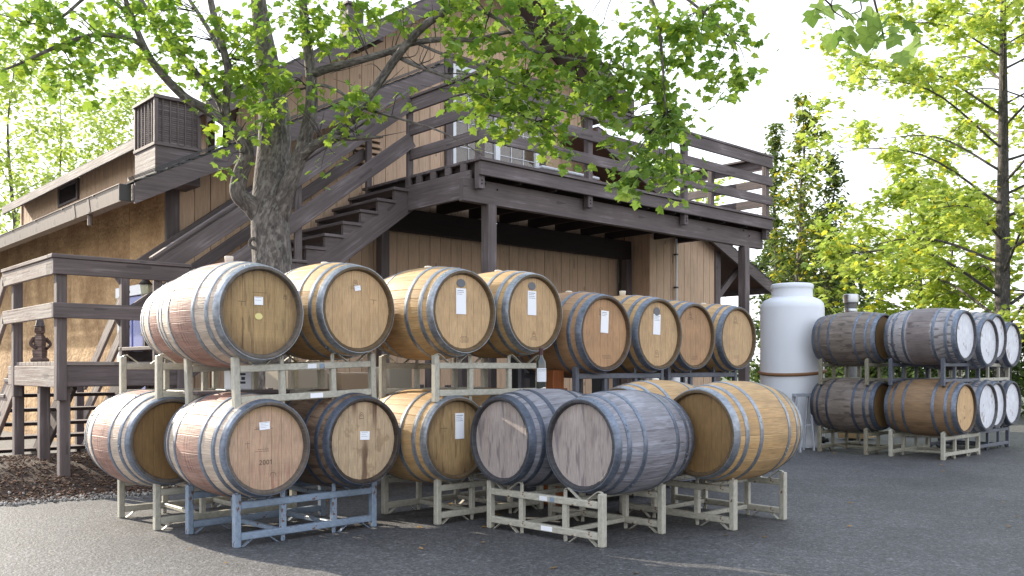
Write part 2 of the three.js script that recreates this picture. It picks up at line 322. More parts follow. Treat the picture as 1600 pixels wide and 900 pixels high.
  for (const s of [-1, 1]) { const c = lathe([[0.001, 0], [0.045, 0.01], [0.06, 0.11], [0.055, 0.112], [0.001, 0.1]], 14); put(fl, 'lamp_head', c, M.metalDark, 8.28 + s * 0.08, 5.66, WZ + 0.06, { x: 2.1, y: 0, z: -s * 0.4 }); }

  // sliding glass door onto the deck
  const sd = group('sliding_door'), dz = WZ + 0.005;
  b(sd, 'door_trim', 8.40, 8.54, 3.66, 5.94, WZ - 0.03, WZ + 0.03, M.brown[1]); b(sd, 'door_trim', 10.38, 10.52, 3.66, 5.94, WZ - 0.03, WZ + 0.03, M.brown[1]); b(sd, 'door_trim', 8.54, 10.38, 5.80, 5.94, WZ - 0.03, WZ + 0.028, M.brown[2]);
  for (const [x0, x1] of [[8.54, 8.61], [9.41, 9.51], [10.30, 10.38]]) b(sd, 'door_frame', x0, x1, 3.66, 5.80, dz - 0.06, dz + 0.01, M.white, 0.006);
  for (const [x0, x1] of [[8.61, 9.41], [9.51, 10.30]]) {
    b(sd, 'door_frame', x0, x1, 5.72, 5.80, dz - 0.06, dz + 0.008, M.white); b(sd, 'door_frame', x0, x1, 3.66, 3.78, dz - 0.06, dz + 0.008, M.white);
    b(sd, 'pane', x0, x1, 3.78, 5.72, dz - 0.035, dz - 0.029, new THREE.MeshPhysicalMaterial({ color: 0xffffff, transmission: 1, thickness: 0, roughness: 0.02, ior: 1.5 }), 0);
    for (let i = 1; i < 3; i++) b(sd, 'muntin', x0 + (x1 - x0) * i / 3 - 0.005, x0 + (x1 - x0) * i / 3 + 0.005, 3.78, 5.72, dz - 0.028, dz - 0.02, M.white, 0.001);
    for (let i = 1; i < 5; i++) b(sd, 'muntin', x0, x1, 3.78 + 1.94 * i / 5 - 0.005, 3.78 + 1.94 * i / 5 + 0.005, dz - 0.0275, dz - 0.0195, M.white, 0.001);
    // closed blinds behind the glass, coloured bluish white to imitate the reflected sky
    b(sd, 'blind', x0 + 0.01, x1 - 0.01, 3.80, 5.70, dz - 0.085, dz - 0.07, std({ color: new THREE.Color().setRGB(0.84, 0.87, 0.93), roughness: 0.7 }));
  }

  // long left wall of rough plywood sheets with a door
  const lw = group('long_wall');
  b(lw, 'backing', WX + 0.03, WX + 0.12, 0, 3.3, REAR - 5, WZ - 0.06, M.sidingBack);
  for (let i = 0; i < 12; i++) { const z1 = WZ - 0.06 - i * 1.22, z0 = z1 - 1.214; b(lw, 'plywood_sheet', WX, WX + 0.026, 0, 3.36, z0, z1, M.plywood[i % 3], 0.002); }
  const dr = group('blue_door'); const blue = std({ color: new THREE.Color().setRGB(0.13, 0.16, 0.42), roughness: 0.45 }), blueD = std({ color: new THREE.Color().setRGB(0.10, 0.125, 0.36), roughness: 0.45 });
  const z0 = -12.15, z1 = -11.25;                                             // door leaf along the wall
  b(dr, 'door_leaf', WX - 0.045, WX - 0.005, 0.06, 2.06, z0, z1, blue);
  for (const [a, c] of [[0.18, 0.85], [1.0, 1.9]]) for (const [p, q] of [[z0 + 0.1, z0 + 0.41], [z0 + 0.5, z0 + 0.8]]) b(dr, 'door_panel', WX - 0.055, WX - 0.04, a, c, p, q, blueD, 0.006);
  b(dr, 'door_frame', WX - 0.06, WX - 0.002, 0, 2.17, z1, z1 + 0.11, M.white); b(dr, 'door_frame', WX - 0.06, WX - 0.002, 0, 2.17, z0 - 0.11, z0, M.white); b(dr, 'door_frame', WX - 0.075, WX - 0.002, 2.07, 2.2, z0 - 0.13, z1 + 0.13, M.white);
  put(dr, 'door_handle', new THREE.SphereGeometry(0.032, 12, 8), M.chrome, WX - 0.09, 1.02, z0 + 0.08);
  const ln = group('wall_lantern'); b(ln, 'lantern_arm', WX - 0.14, WX, 2.24, 2.27, -11.02, -10.99, M.metalDark); put(ln, 'lantern_cap', lathe([[0.001, 0.09], [0.03, 0.07], [0.085, 0], [0.001, 0]], 8), M.metalDark, WX - 0.15, 2.16, -11.0);
  put(ln, 'lantern_glass', lathe([[0.045, -0.17], [0.07, 0]], 8), new THREE.MeshPhysicalMaterial({ color: 0xddddcc, transmission: 0.8, thickness: 0, roughness: 0.3, side: THREE.DoubleSide }), WX - 0.15, 2.16, -11.0); b(ln, 'lantern_base', WX - 0.2, WX - 0.1, 1.965, 1.985, -11.05, -10.95, M.metalDark);

  // clerestory wall between the two roofs
  const cw = group('clerestory_wall'), cx = 4.75; b(cw, 'backing', cx + 0.03, cx + 0.12, 3.2, 4.33, REAR, WZ - 0.2, M.sidingBack);
  for (let z = WZ - 0.2; z > REAR; z -= 0.2) b(cw, 'siding_board', cx, cx + 0.03, 3.6, z - 0.2 < -16.0 && z > -16.95 ? 3.97 : 4.35, z - 0.1955, z - 0.0045, pick(M.siding));
  b(cw, 'corner_board', cx - 0.02, cx + 0.06, 3.6, 4.35, REAR - 0.1, REAR, M.siding[0]);
  const cwn = group('clerestory_window'); for (const [p, q, r, s] of [[3.97, 4.01, -17.02, -15.92], [4.27, 4.33, -17.02, -15.92], [4.01, 4.27, -17.02, -16.94], [4.01, 4.27, -16.0, -15.92]]) b(cwn, 'window_frame', cx - 0.03, cx + 0.01, p, q, r, s, M.brown[3]);
  b(cwn, 'pane', cx - 0.01, cx - 0.005, 4.01, 4.27, -16.94, -16.0, std({ color: new THREE.Color().setRGB(0.03, 0.03, 0.035), roughness: 0.05, metalness: 0.0 }), 0);

  // roofs: slab, shingle edge, fascia boards
  const slope = (parent, name, x0, y0, x1, y1, za, zb, t, mat) => { const g = hexa([V(x0, y0 - t, za), V(x1, y1 - t, za), V(x1, y1 - t, zb), V(x0, y0 - t, zb)], [V(x0, y0, za), V(x1, y1, za), V(x1, y1, zb), V(x0, y0, zb)], 0); const m = part(parent, name, g, mat); m.position.set(-WX, 0, -WZ); return m; };
  const ZF = -10.1;
  const shingles = (parent, x0, y0, x1, y1, za, zb) => {                      // overlapping courses, each a thin tilted sheet
    const n = Math.round(Math.hypot(x1 - x0, y1 - y0) / 0.14);
    for (let i = 0; i < n; i++) { const a = i / n, c = (i + 1.25) / n, e = Math.min(1, c); slope(parent, 'shingle_course', x0 + (x1 - x0) * a, y0 + (y1 - y0) * a + 0.035, x0 + (x1 - x0) * e, y0 + (y1 - y0) * e + 0.012, za + (rand() - 0.5) * 0.02, zb, 0.014, M.roof); }
  };
  const ur = group('upper_roof');
  slope(ur, 'roof_deck', 4.43, upL(4.43), 9.255, upL(9.255), REAR, ZF + 0.03, 0.10, M.soffit); slope(ur, 'roof_deck', 9.256, upR(9.256), 12.0, upR(12.0), REAR, ZF + 0.03, 0.10, M.soffit);
  shingles(ur, 4.40, upL(4.40), 9.25, upL(9.25), REAR - 0.03, ZF + 0.08); shingles(ur, 12.03, upR(12.03), 9.27, upR(9.27), REAR - 0.03, ZF + 0.08);
  slope(ur, 'rake_board', 4.40, upL(4.40) + 0.01, 9.255, upL(9.255) + 0.01, ZF + 0.032, ZF + 0.07, 0.24, M.brown[0]); slope(ur, 'rake_board', 9.256, upR(9.256) + 0.01, 12.03, upR(12.03) + 0.01, ZF + 0.032, ZF + 0.07, 0.24, M.brown[0]);
  b(ur, 'eave_fascia', 4.39, 4.425, upL(4.4) - 0.12, upL(4.4) + 0.02, REAR, ZF + 0.03, M.brown[0]); b(ur, 'eave_fascia', 12.0, 12.04, upR(12) - 0.22, upR(12) + 0.02, REAR, ZF + 0.03, M.brown[0]);
  slope(ur, 'soffit', 9.27, upR(9.27) - 0.112, 11.98, upR(11.98) - 0.112, WZ - 0.03, ZF + 0.03, 0.02, M.brown[3]); slope(ur, 'soffit', 5.0, upL(5) - 0.112, 9.24, upL(9.24) - 0.112, WZ - 0.03, ZF + 0.03, 0.02, M.soffit);
  for (let x = 5.6; x < 11.8; x += 1.22) { const f = x < 9.2 ? upL : upR; b(ur, 'lookout', x - 0.04, x + 0.04, f(x) - 0.27, f(x) - 0.135, WZ - 0.02, ZF + 0.03, M.brown[3]); }
  const ll = group('left_side_roof');
  slope(ll, 'roof_deck', 3.60, loL(3.60), 5.0, loL(5.0), REAR - 6, WZ - 0.02, 0.10, M.soffit); shingles(ll, 3.56, loL(3.56), 5.0, loL(5.0), REAR - 6, WZ - 0.02);
  slope(ll, 'roof_deck', 3.60, loL(3.60), 7.9, loL(7.9), WZ - 0.018, ZF + 0.03, 0.10, M.brown[3]); shingles(ll, 3.56, loL(3.56), 7.9, loL(7.9), WZ - 0.018, ZF + 0.075);
  slope(ll, 'rake_board', 3.57, loL(3.57) + 0.005, 7.92, loL(7.92) + 0.005, ZF + 0.032, ZF + 0.07, 0.235, M.brown[0]);
  for (let i = 0; i < 3; i++) slope(ll, 'drip_edge', 3.5, loL(3.5) + 0.055 + i * 0.014, 7.92, loL(7.92) + 0.055 + i * 0.014, ZF + 0.03, ZF + 0.09 - i * 0.018, 0.01, M.metalDark);
  b(ll, 'eave_fascia', 3.56, 3.598, 2.99, 3.17, REAR - 6, ZF + 0.03, M.worn[0]);
  const gut = group('gutter');
  const gs = new THREE.Shape(); gs.moveTo(0, -0.05); gs.lineTo(-0.095, -0.045); gs.lineTo(-0.115, 0.125); gs.lineTo(-0.128, 0.128); gs.lineTo(-0.128, 0.136); gs.lineTo(-0.106, 0.134); gs.lineTo(-0.088, -0.036); gs.lineTo(0, -0.04);
  const gg = new THREE.ExtrudeGeometry(gs, { depth: ZF - 0.02 - (REAR - 6), bevelEnabled: false }); const gtm = std({ map: timber([128, 114, 104], [108, 96, 88], 0.3, 77), roughness: 0.55, metalness: 0.1 });
  put(gut, 'gutter_trough', gg, gtm, 3.555, 3.03, REAR - 6); b(gut, 'end_cap', 3.425, 3.556, 2.98, 3.165, ZF - 0.02, ZF - 0.005, M.metalDark);
  for (let z = -11; z > -24; z -= 1.2) b(gut, 'gutter_strap', 3.425, 3.56, 3.146, 3.158, z, z + 0.03, gtm, 0.001);
  put(gut, 'outlet', new THREE.CylinderGeometry(0.03, 0.03, 0.14, 10), gtm, 3.51, 2.93, -11.35);
  for (const z of [-11.2, -11.75]) put(gut, 'joint_band', box(0.006, 0.165, 0.07, 0.002), gtm, 3.447, 3.075, z, { x: 0, y: 0, z: 0.117 });
  const rl = group('right_side_roof');
  slope(rl, 'roof_deck', 10.9, loR(10.9), 16.13, loR(16.13), REAR + 3, -9.9, 0.10, M.soffit); shingles(rl, 16.16, loR(16.16), 10.9, loR(10.9), REAR + 3, -9.85);
  slope(rl, 'rake_board', 10.9, loR(10.9) + 0.01, 16.15, loR(16.15) + 0.01, -9.898, -9.858, 0.24, M.brown[0]); b(rl, 'eave_fascia', 16.132, 16.17, 2.66, 2.88, REAR + 3, -9.9, M.brown[0]);
  put(rl, 'brace', box(1.1, 0.12, 0.06), M.brown[3], 15.05, 2.85, -10.15, { x: 0, y: 0, z: 0.7 });
  b(rl, 'side_wall', 14.55, 14.59, 0, 3.2, REAR + 3, -10.2, M.brown[2]);

  // boxed chimney with louvres on the left side roof, flue on the ridge
  const ch = group('chimney'), cm = M.brown[1];
  const c0 = 3.89, c1 = 4.42, q0 = -10.94, q1 = -10.30, cb = 3.70, ct = 4.25;
  b(ch, 'chimney_box', c0, c1, 3.29, cb, q0, q1, M.brown[2]); b(ch, 'louvre_core', c0 + 0.018, c1 - 0.02, cb, ct, q0 + 0.03, q1 - 0.018, M.brown[0]);
  b(ch, 'band', c0 - 0.015, c1 + 0.015, cb, cb + 0.04, q0 - 0.015, q1 + 0.015, cm); b(ch, 'chimney_cap', c0 - 0.025, c1 + 0.02, ct - 0.01, ct + 0.03, q0 - 0.025, q1 + 0.025, cm);
  for (const [x, z] of [[c0 + 0.012, q1 - 0.012], [c1 - 0.012, q1 - 0.012], [c0 + 0.012, q0 + 0.012]]) b(ch, 'corner_post', x - 0.022, x + 0.022, cb + 0.04, ct - 0.01, z - 0.022, z + 0.022, cm);
  for (let i = 0; i < 20; i++) { const y = cb + 0.055 + i * 0.0245; put(ch, 'louvre_slat', box(c1 - c0 - 0.07, 0.027, 0.006, 0.001), cm, (c0 + c1) / 2, y, q1 - 0.018, { x: -0.3, y: 0, z: 0 }); put(ch, 'louvre_slat', box(0.006, 0.027, q1 - q0 - 0.07, 0.001), cm, c0 + 0.018, y, (q0 + q1) / 2, { x: 0, y: 0, z: -0.3 }); }
  for (let i = 1; i < 6; i++) b(ch, 'louvre_bar', c0 + i * 0.088 - 0.006, c0 + i * 0.088 + 0.006, cb + 0.04, ct - 0.01, q1 - 0.012, q1 + 0.002, cm, 0.001);
  for (let i = 1; i < 6; i++) b(ch, 'louvre_bar', c0 - 0.002, c0 + 0.012, cb + 0.04, ct - 0.01, q0 + i * 0.107 - 0.006, q0 + i * 0.107 + 0.006, cm, 0.001);
  const fu = group('flue'); b(fu, 'flue_box', 7.42, 7.70, 6.0, 6.74, -12.1, -11.85, M.brown[2]); b(fu, 'flue_cap', 7.38, 7.74, 6.74, 6.78, -12.14, -11.81, M.brown[0]);
}

// ---------------------------------------------------------------- deck
const DY = 3.66, X0 = 6.94, X1 = 13.3, Z0 = -8.12;
{
  const D = thing('deck', 'raised dark brown timber deck with board railings on two posts', 'deck', V(X0, 0, Z0));
  const P = M.brown;
  for (let i = 0; i < 18; i++) { const z1 = Z0 + 0.03 - i * 0.1425; blk(D, 'deck_board', X0 - 0.05, X1 + 0.04, DY - 0.036, DY, z1 - 0.138, z1, pick(P)); }
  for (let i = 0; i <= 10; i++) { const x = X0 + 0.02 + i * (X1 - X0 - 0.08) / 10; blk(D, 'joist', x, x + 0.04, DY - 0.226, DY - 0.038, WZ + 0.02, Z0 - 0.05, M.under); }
  blk(D, 'rim_board', X0 - 0.03, X1 + 0.03, DY - 0.205, DY - 0.038, Z0 - 0.04, Z0, P[0], 0.006);
  blk(D, 'beam', X0 - 0.16, X1 - 0.02, DY - 0.51, DY - 0.228, Z0 - 0.25, Z0 - 0.16, P[1], 0.006);
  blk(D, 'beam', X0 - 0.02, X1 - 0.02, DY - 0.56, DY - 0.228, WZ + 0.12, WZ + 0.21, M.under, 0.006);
  // left edge: blocks with gaps over a deep side board
  blk(D, 'side_board', X0 - 0.06, X0 - 0.02, DY - 0.46, DY - 0.13, -9.62, Z0 - 0.165, P[2], 0.006);
  for (const z of [-8.42, -8.72, -9.02, -9.32, -9.56]) blk(D, 'spacer_block', X0 - 0.055, X0 - 0.018, DY - 0.128, DY - 0.038, z - 0.06, z + 0.05, P[2]);
  blk(D, 'side_board', X1 + 0.005, X1 + 0.04, DY - 0.226, DY - 0.038, WZ + 0.03, Z0 - 0.045, P[2]);
  // posts carrying the beam
  for (const [x, z] of [[7.22, Z0 - 0.205], [12.78, Z0 - 0.205], [7.16, WZ + 0.165], [12.42, WZ + 0.165]]) blk(D, 'post', x - 0.07, x + 0.07, 0, z < -9 ? DY - 0.56 : DY - 0.51, z - 0.07, z + 0.07, P[1], 0.008);
  // railing posts pass behind the rim board and end as stubs below it
  for (const x of [X0 + 0.03, 8.885, 11.0, X1 - 0.06]) { blk(D, 'railing_post', x - 0.045, x + 0.045, DY - 0.36, DY + 0.97, Z0 - 0.132, Z0 - 0.042, P[0], 0.006); for (const y of [-0.30, -0.26]) part(D, 'bolt', new THREE.CylinderGeometry(0.011, 0.011, 0.02, 8), M.metalDark, V(x, DY + y, Z0 - 0.038).sub(D.position), { x: Math.PI / 2, y: 0, z: 0 }); }
  for (const x of [7.02, 7.12, 7.32, 12.7, 12.86]) part(D, 'bolt', new THREE.CylinderGeometry(0.013, 0.013, 0.03, 8), M.metalDark, V(x, DY - 0.33 + (x * 7 % 1) * 0.08, Z0 - 0.155).sub(D.position), { x: Math.PI / 2, y: 0, z: 0 });
  for (const [y0, y1] of [[0.825, 0.995], [0.525, 0.67], [0.205, 0.345]]) {
    blk(D, 'rail', X0 - 0.035, X1 + 0.03, DY + y0, DY + y1, Z0 - 0.038, Z0, pick(P), 0.005);
    blk(D, 'rail', X0 - 0.035, X0 + 0.003, DY + y0, DY + y1, -9.62, Z0 - 0.042, pick(P), 0.005);
    blk(D, 'rail', X1 - 0.008, X1 + 0.03, DY + y0, DY + y1, WZ + 0.03, Z0 - 0.042, pick(P), 0.005);
  }
  blk(D, 'top_rail', X0 - 0.06, X1 + 0.045, DY + 0.998, DY + 1.035, Z0 - 0.125, Z0 + 0.012, P[2], 0.005);
  blk(D, 'top_rail', X0 - 0.055, X0 + 0.08, DY + 0.998, DY + 1.034, -9.62, Z0 - 0.128, P[2], 0.005);
  blk(D, 'top_rail', X1 - 0.085, X1 + 0.05, DY + 0.998, DY + 1.034, WZ + 0.03, Z0 - 0.128, P[2], 0.005);
  for (const z of [-9.3, -10.5]) blk(D, 'railing_post', X1 - 0.10, X1 - 0.012, DY, DY + 0.997, z - 0.045, z + 0.045, P[0], 0.006);
  const hk = new THREE.TorusGeometry(0.05, 0.007, 6, 14, 4.2); part(D, 'hook', hk, M.chrome, V(7.32, 2.98, Z0 - 0.21).sub(D.position), { x: 0, y: 0, z: 1.2 });
}
{
  const T = thing('patio_table', 'pale low patio table standing on the deck behind the railing', 'table', V(9.3, DY, -9.4));
  const w = M.white; blk(T, 'tabletop', 8.8, 10.0, DY + 0.30, DY + 0.34, -9.8, -9.0, w, 0.01);
  for (const [x, z] of [[8.88, -9.72], [9.92, -9.72], [8.88, -9.08], [9.92, -9.08]]) blk(T, 'leg', x - 0.03, x + 0.03, DY, DY + 0.30, z - 0.03, z + 0.03, w);
}

// ---------------------------------------------------------------- staircase with its landing and lower flight
{
  const S = thing('staircase', 'weathered brown outdoor staircase with landing and open railings up to the deck', 'staircase', V(2.5, 0, -8.9));
  const P = M.brown, W = M.worn, LY = 1.21, at = (x, y, z) => V(x, y, z);
  const LX0 = 2.5, LX1 = 3.72, LZ0 = -10.62, LZ1 = -8.9;
  // upper flight along +X
  const sx = 3.62, ex = 6.93, zF = -9.58, zB = -10.6, n = 14, rise = (DY - LY) / n, run = (ex - sx) / (n - 1);
  const sl = (DY - LY) / (ex - sx);
  for (const z of [zF, zB]) {                                                  // cut stringers: a sloping board with a step block under each tread
    const p0 = at(sx, LY - 0.30, z), p1 = at(ex + 0.1, DY - 0.24, z);
    bar(S, 'stringer', p0, p1, 0.26, 0.05, P[2], 0.006);
    for (let i = 0; i < n - 1; i++) {
      const x = sx + i * run, y = LY + (i + 1) * rise - 0.04, lo = y - rise - 0.10;
      const g = hexa([V(0, lo - y, -0.0245), V(run, lo - y + sl * run, -0.0245), V(run, lo - y + sl * run, 0.0245), V(0, lo - y, 0.0245)], [V(0, 0, -0.0245), V(run, 0, -0.0245), V(run, 0, 0.0245), V(0, 0, 0.0245)], 0);
      part(S, 'step_block', g, P[2], V(x, y, z).sub(S.position));
    }
  }
  for (let i = 0; i < n - 1; i++) { const x = sx + i * run, y = LY + (i + 1) * rise; blk(S, 'tread', x - 0.025, x + run + 0.005, y - 0.038, y, zB - 0.04, zF + 0.05, pick(P)); }
  const hr = (z, y0, y1, h, mats, name, xa = sx - 0.05, xb = ex) => bar(S, name, at(xa, LY + y0 + (xa - sx) * sl, z), at(xb, LY + y1 + (xb - sx) * sl, z), h, 0.04, mats, 0.005);
  hr(zF + 0.05, 0.97, 0.97, 0.19, P[0], 'handrail'); hr(zF + 0.05, 0.47, 0.47, 0.19, P[3], 'rail'); hr(zB - 0.02, 0.98, 0.98, 0.145, P[1], 'handrail'); hr(zB - 0.02, 0.50, 0.50, 0.14, P[1], 'rail');
  bar(S, 'handrail_cap', at(sx - 0.05, LY + 1.10, zF + 0.02), at(ex, LY + 1.10 + (ex - sx) * sl + 0.03, zF + 0.02), 0.032, 0.11, P[1], 0.005);
  for (const x of [sx + 0.02, 5.3, ex]) for (const z of [zF - 0.0, zB + 0.05]) blk(S, 'stair_post', x - 0.045, x + 0.045, LY + (x - sx) * sl - 0.25, LY + (x - sx) * sl + 0.98, z - 0.02, z + 0.07 - 0.042, P[1], 0.006);
  // landing
  for (let i = 0; i < 12; i++) { const z1 = LZ1 + 0.02 - i * 0.143; blk(S, 'landing_board', LX0 - 0.02, LX1, LY - 0.036, LY, z1 - 0.139, z1, pick(W)); }
  blk(S, 'landing_rim', LX0 - 0.01, LX1, LY - 0.235, LY - 0.038, LZ1 - 0.03, LZ1 + 0.01, P[3], 0.006); blk(S, 'landing_rim', LX0 - 0.04, LX0 - 0.0, LY - 0.24, LY - 0.038, LZ0, LZ1 - 0.0, W[0], 0.006);
  blk(S, 'landing_rim', LX1 - 0.04, LX1, LY - 0.235, LY - 0.04, LZ0, LZ1 - 0.035, P[3]); blk(S, 'landing_rim', LX0 + 0.005, LX1, LY - 0.235, LY - 0.04, LZ0 - 0.0, LZ0 + 0.04, P[3]);
  for (const [x, z] of [[2.545, -8.98], [2.545, -9.62], [3.64, -8.98], [3.64, -9.75], [2.545, -10.56], [3.64, -10.56]]) blk(S, 'leg', x - 0.048, x + 0.048, 0, LY - 0.24, z - 0.048, z + 0.048, P[1], 0.007);
  for (const z of [-9.4, -9.9, -10.3]) blk(S, 'joist', LX0 + 0.01, LX1 - 0.045, LY - 0.2, LY - 0.04, z - 0.02, z + 0.02, P[3]);
  // landing railing: front (dark, in shade) and left side (sun bleached)
  const posts = [[LX0 + 0.0, LZ1 - 0.02], [LX0 + 0.0, -10.42], [3.62, LZ1 - 0.02]];
  for (const [x, z] of posts) blk(S, 'railing_post', x - 0.045, x + 0.045, LY - 0.36, LY + 0.93, z - 0.045, z + 0.045, P[1], 0.006);
  for (const [y0, y1] of [[0.80, 0.945], [0.40, 0.54]]) {
    blk(S, 'rail', LX0 - 0.085, 3.68, LY + y0, LY + y1, LZ1 + 0.027, LZ1 + 0.064, P[3], 0.005);
    blk(S, 'rail', LX0 - 0.085, LX0 - 0.047, LY + y0, LY + y1, LZ0 - 0.04, LZ1 + 0.025, W[0], 0.005);
  }
  blk(S, 'top_rail', LX0 - 0.10, 3.70, LY + 0.948, LY + 0.984, LZ1 - 0.06, LZ1 + 0.075, P[0], 0.005); blk(S, 'top_rail', LX0 - 0.10, LX0 + 0.04, LY + 0.948, LY + 0.983, LZ0 - 0.04, LZ1 - 0.062, W[0], 0.005);
  // lower flight running away along -Z
  const zs = LZ0, ze = LZ0 - 1.62, m = 7, s2 = LY / (zs - ze);
  for (const x of [LX0 + 0.02, LX0 + 0.6, LX1 - 0.06]) bar(S, 'stringer', at(x, LY - 0.17, zs + 0.02), at(x, -0.02, ze + 0.1), 0.30, 0.045, x < 2.6 ? W[2] : P[3], 0.006);
  for (let i = 0; i < m - 1; i++) { const z = zs - i * (zs - ze) / (m - 1), y = LY - (i + 1) * LY / m; blk(S, 'tread', LX0 - 0.02, LX1 - 0.02, y - 0.038, y, z - 0.28, z, pick(P)); }
  for (const [x, mt] of [[LX0 - 0.066, W[0]], [LX1 - 0.02, W[2]]]) for (const y of [0.87, 0.47]) bar(S, 'rail', at(x, LY + y, zs - 0.02), at(x, LY + y - s2 * 1.55, zs - 1.57), 0.14, 0.038, mt, 0.005);
  for (const x of [LX0 - 0.0, LX1 - 0.07]) blk(S, 'railing_post', x - 0.045, x + 0.045, 0, 0.95, ze - 0.02, ze + 0.07, P[1], 0.006);
  blk(S, 'railing_post', LX1 - 0.115, LX1 - 0.025, LY - 0.3, LY + 0.95, LZ0 - 0.02, LZ0 + 0.07, P[1], 0.006);
}

// ---------------------------------------------------------------- barrels
const galvT = tex(512, 64, (u, v) => { const a = fbm(u * 24, v * 3, 24, 3, 5), s = fbm(u * 160, v * 6, 160, 6, 8, 2), k = 150 + 60 * (a - 0.5) + 36 * (s - 0.5); return [k * 0.97, k, k * 1.04]; });
const galvR = tex(256, 64, (u, v) => grey(90 + 110 * fbm(u * 20, v * 6, 20, 6, 6)), { srgb: false });
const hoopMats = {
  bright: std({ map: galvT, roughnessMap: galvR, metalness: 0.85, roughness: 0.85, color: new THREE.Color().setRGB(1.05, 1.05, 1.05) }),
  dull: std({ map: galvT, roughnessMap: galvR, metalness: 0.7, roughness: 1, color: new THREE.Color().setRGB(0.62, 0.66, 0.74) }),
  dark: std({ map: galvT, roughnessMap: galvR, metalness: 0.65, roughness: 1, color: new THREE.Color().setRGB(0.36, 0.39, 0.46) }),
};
// stave colour along the full length of a barrel (u), grain along u; what is painted is the wood's own stain and weathering
function staveTex(kind, seed) {
  return tex(512, 256, (u, v) => {
    const g = fbm(u * 4, v * 40, 4, 40, seed), f = fbm(u * 14, v * 128, 14, 128, seed + 2, 2), b = fbm(u * 6, v * 6, 6, 6, seed + 4), row = vn(3.5, v * 12, 7, 12, seed + 6);
    const w = Math.abs(u - 0.5);
    let c;
    if (kind === 'oak') c = mix3([194, 161, 114], [170, 133, 86], cl(g * 0.9 + (row - 0.5) * 0.7));
    else if (kind === 'oak2') c = mix3([180, 144, 106], [152, 115, 82], cl(g * 0.9 + (row - 0.5) * 0.7));
    else if (kind === 'oakd') c = mix3([158, 128, 96], [126, 98, 70], cl(g * 0.9 + (row - 0.5) * 0.8));
    else if (kind === 'wine') {
      c = mix3([206, 190, 172], [184, 162, 142], cl(g * 0.9 + (row - 0.5) * 0.6));
      const st = ss(0.20, 0.165, w + (b - 0.5) * 0.02) * (0.5 + 0.45 * b); c = mix3(c, [136, 92, 80], cl(st * (0.85 + 0.5 * (row - 0.4))));
      const dr = ss(0.63, 0.72, fbm(u * 10, v * 26, 10, 26, seed + 9, 3)) * 0.25; c = mix3(c, [138, 96, 86], dr * ss(0.36, 0.2, w));
      const run = ss(0.60, 0.74, vn(u * 90, v * 3, 90, 3, seed + 15)) * ss(0.17, 0.05, w) * ss(0.35, 0.6, fbm(u * 8, v * 5, 8, 5, seed + 16)); c = mix3(c, [84, 44, 40], run * 0.55);
    } else if (kind === 'grey') {
      c = mix3([156, 154, 160], [122, 120, 126], cl(g * 1.1 + (row - 0.5) * 0.5));
      const pale = ss(0.52, 0.68, fbm(u * 5, v * 22, 5, 22, seed + 11, 5)); c = mix3(c, [170, 172, 182], pale * 0.42);
      const dk = ss(0.56, 0.72, fbm(u * 4, v * 18, 4, 18, seed + 13, 5)); c = mix3(c, [84, 80, 82], dk * 0.42);
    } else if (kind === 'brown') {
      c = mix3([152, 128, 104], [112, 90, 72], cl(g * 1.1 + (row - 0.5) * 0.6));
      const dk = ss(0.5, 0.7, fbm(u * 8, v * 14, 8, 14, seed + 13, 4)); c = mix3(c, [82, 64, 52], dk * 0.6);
    } else if (kind === 'drab') {
      c = mix3([146, 134, 122], [112, 100, 92], cl(g * 1.0 + (row - 0.5) * 0.8));
      const dk = ss(0.55, 0.75, fbm(u * 8, v * 14, 8, 14, seed + 13, 4)); c = mix3(c, [74, 64, 60], dk * 0.6);
    } else if (kind === 'whitegrey') {
      c = mix3([188, 184, 184], [140, 134, 134], cl(g * 1.0 + (row - 0.5) * 0.8));
      const st = ss(0.19, 0.15, w + (b - 0.5) * 0.03) * 0.5; c = mix3(c, [92, 76, 70], st);
      const dk = ss(0.6, 0.75, fbm(u * 8, v * 14, 8, 14, seed + 13, 4)); c = mix3(c, [70, 60, 58], dk * 0.6);
    }
    const k = (0.96 + 0.22 * (g - 0.5) + 0.20 * (f - 0.5) + 0.26 * (b - 0.5)) * (w > 0.495 ? 0.5 : 1);
    return c.map(x => x * k);
  });
}
const staveBump = tex(512, 256, (u, v) => grey(255 * (0.5 * fbm(u * 4, v * 60, 4, 60, 5) + 0.5 * fbm(u * 12, v * 128, 12, 128, 9, 2))), { srgb: false });
const staveMats = {};
for (const [k, s, sp] of [['oak', 101, 0.05], ['oak2', 111, 0.05], ['oakd', 113, 0.06], ['wine', 121, 0.05], ['grey', 131, 0.06], ['brown', 141, 0.06], ['drab', 151, 0.08], ['whitegrey', 161, 0.08]]) {
  const map = staveTex(k, s); staveMats[k] = tones({ map, bumpMap: staveBump, bumpScale: 0.0025, roughness: 0.62 }, 6, sp, s);
}
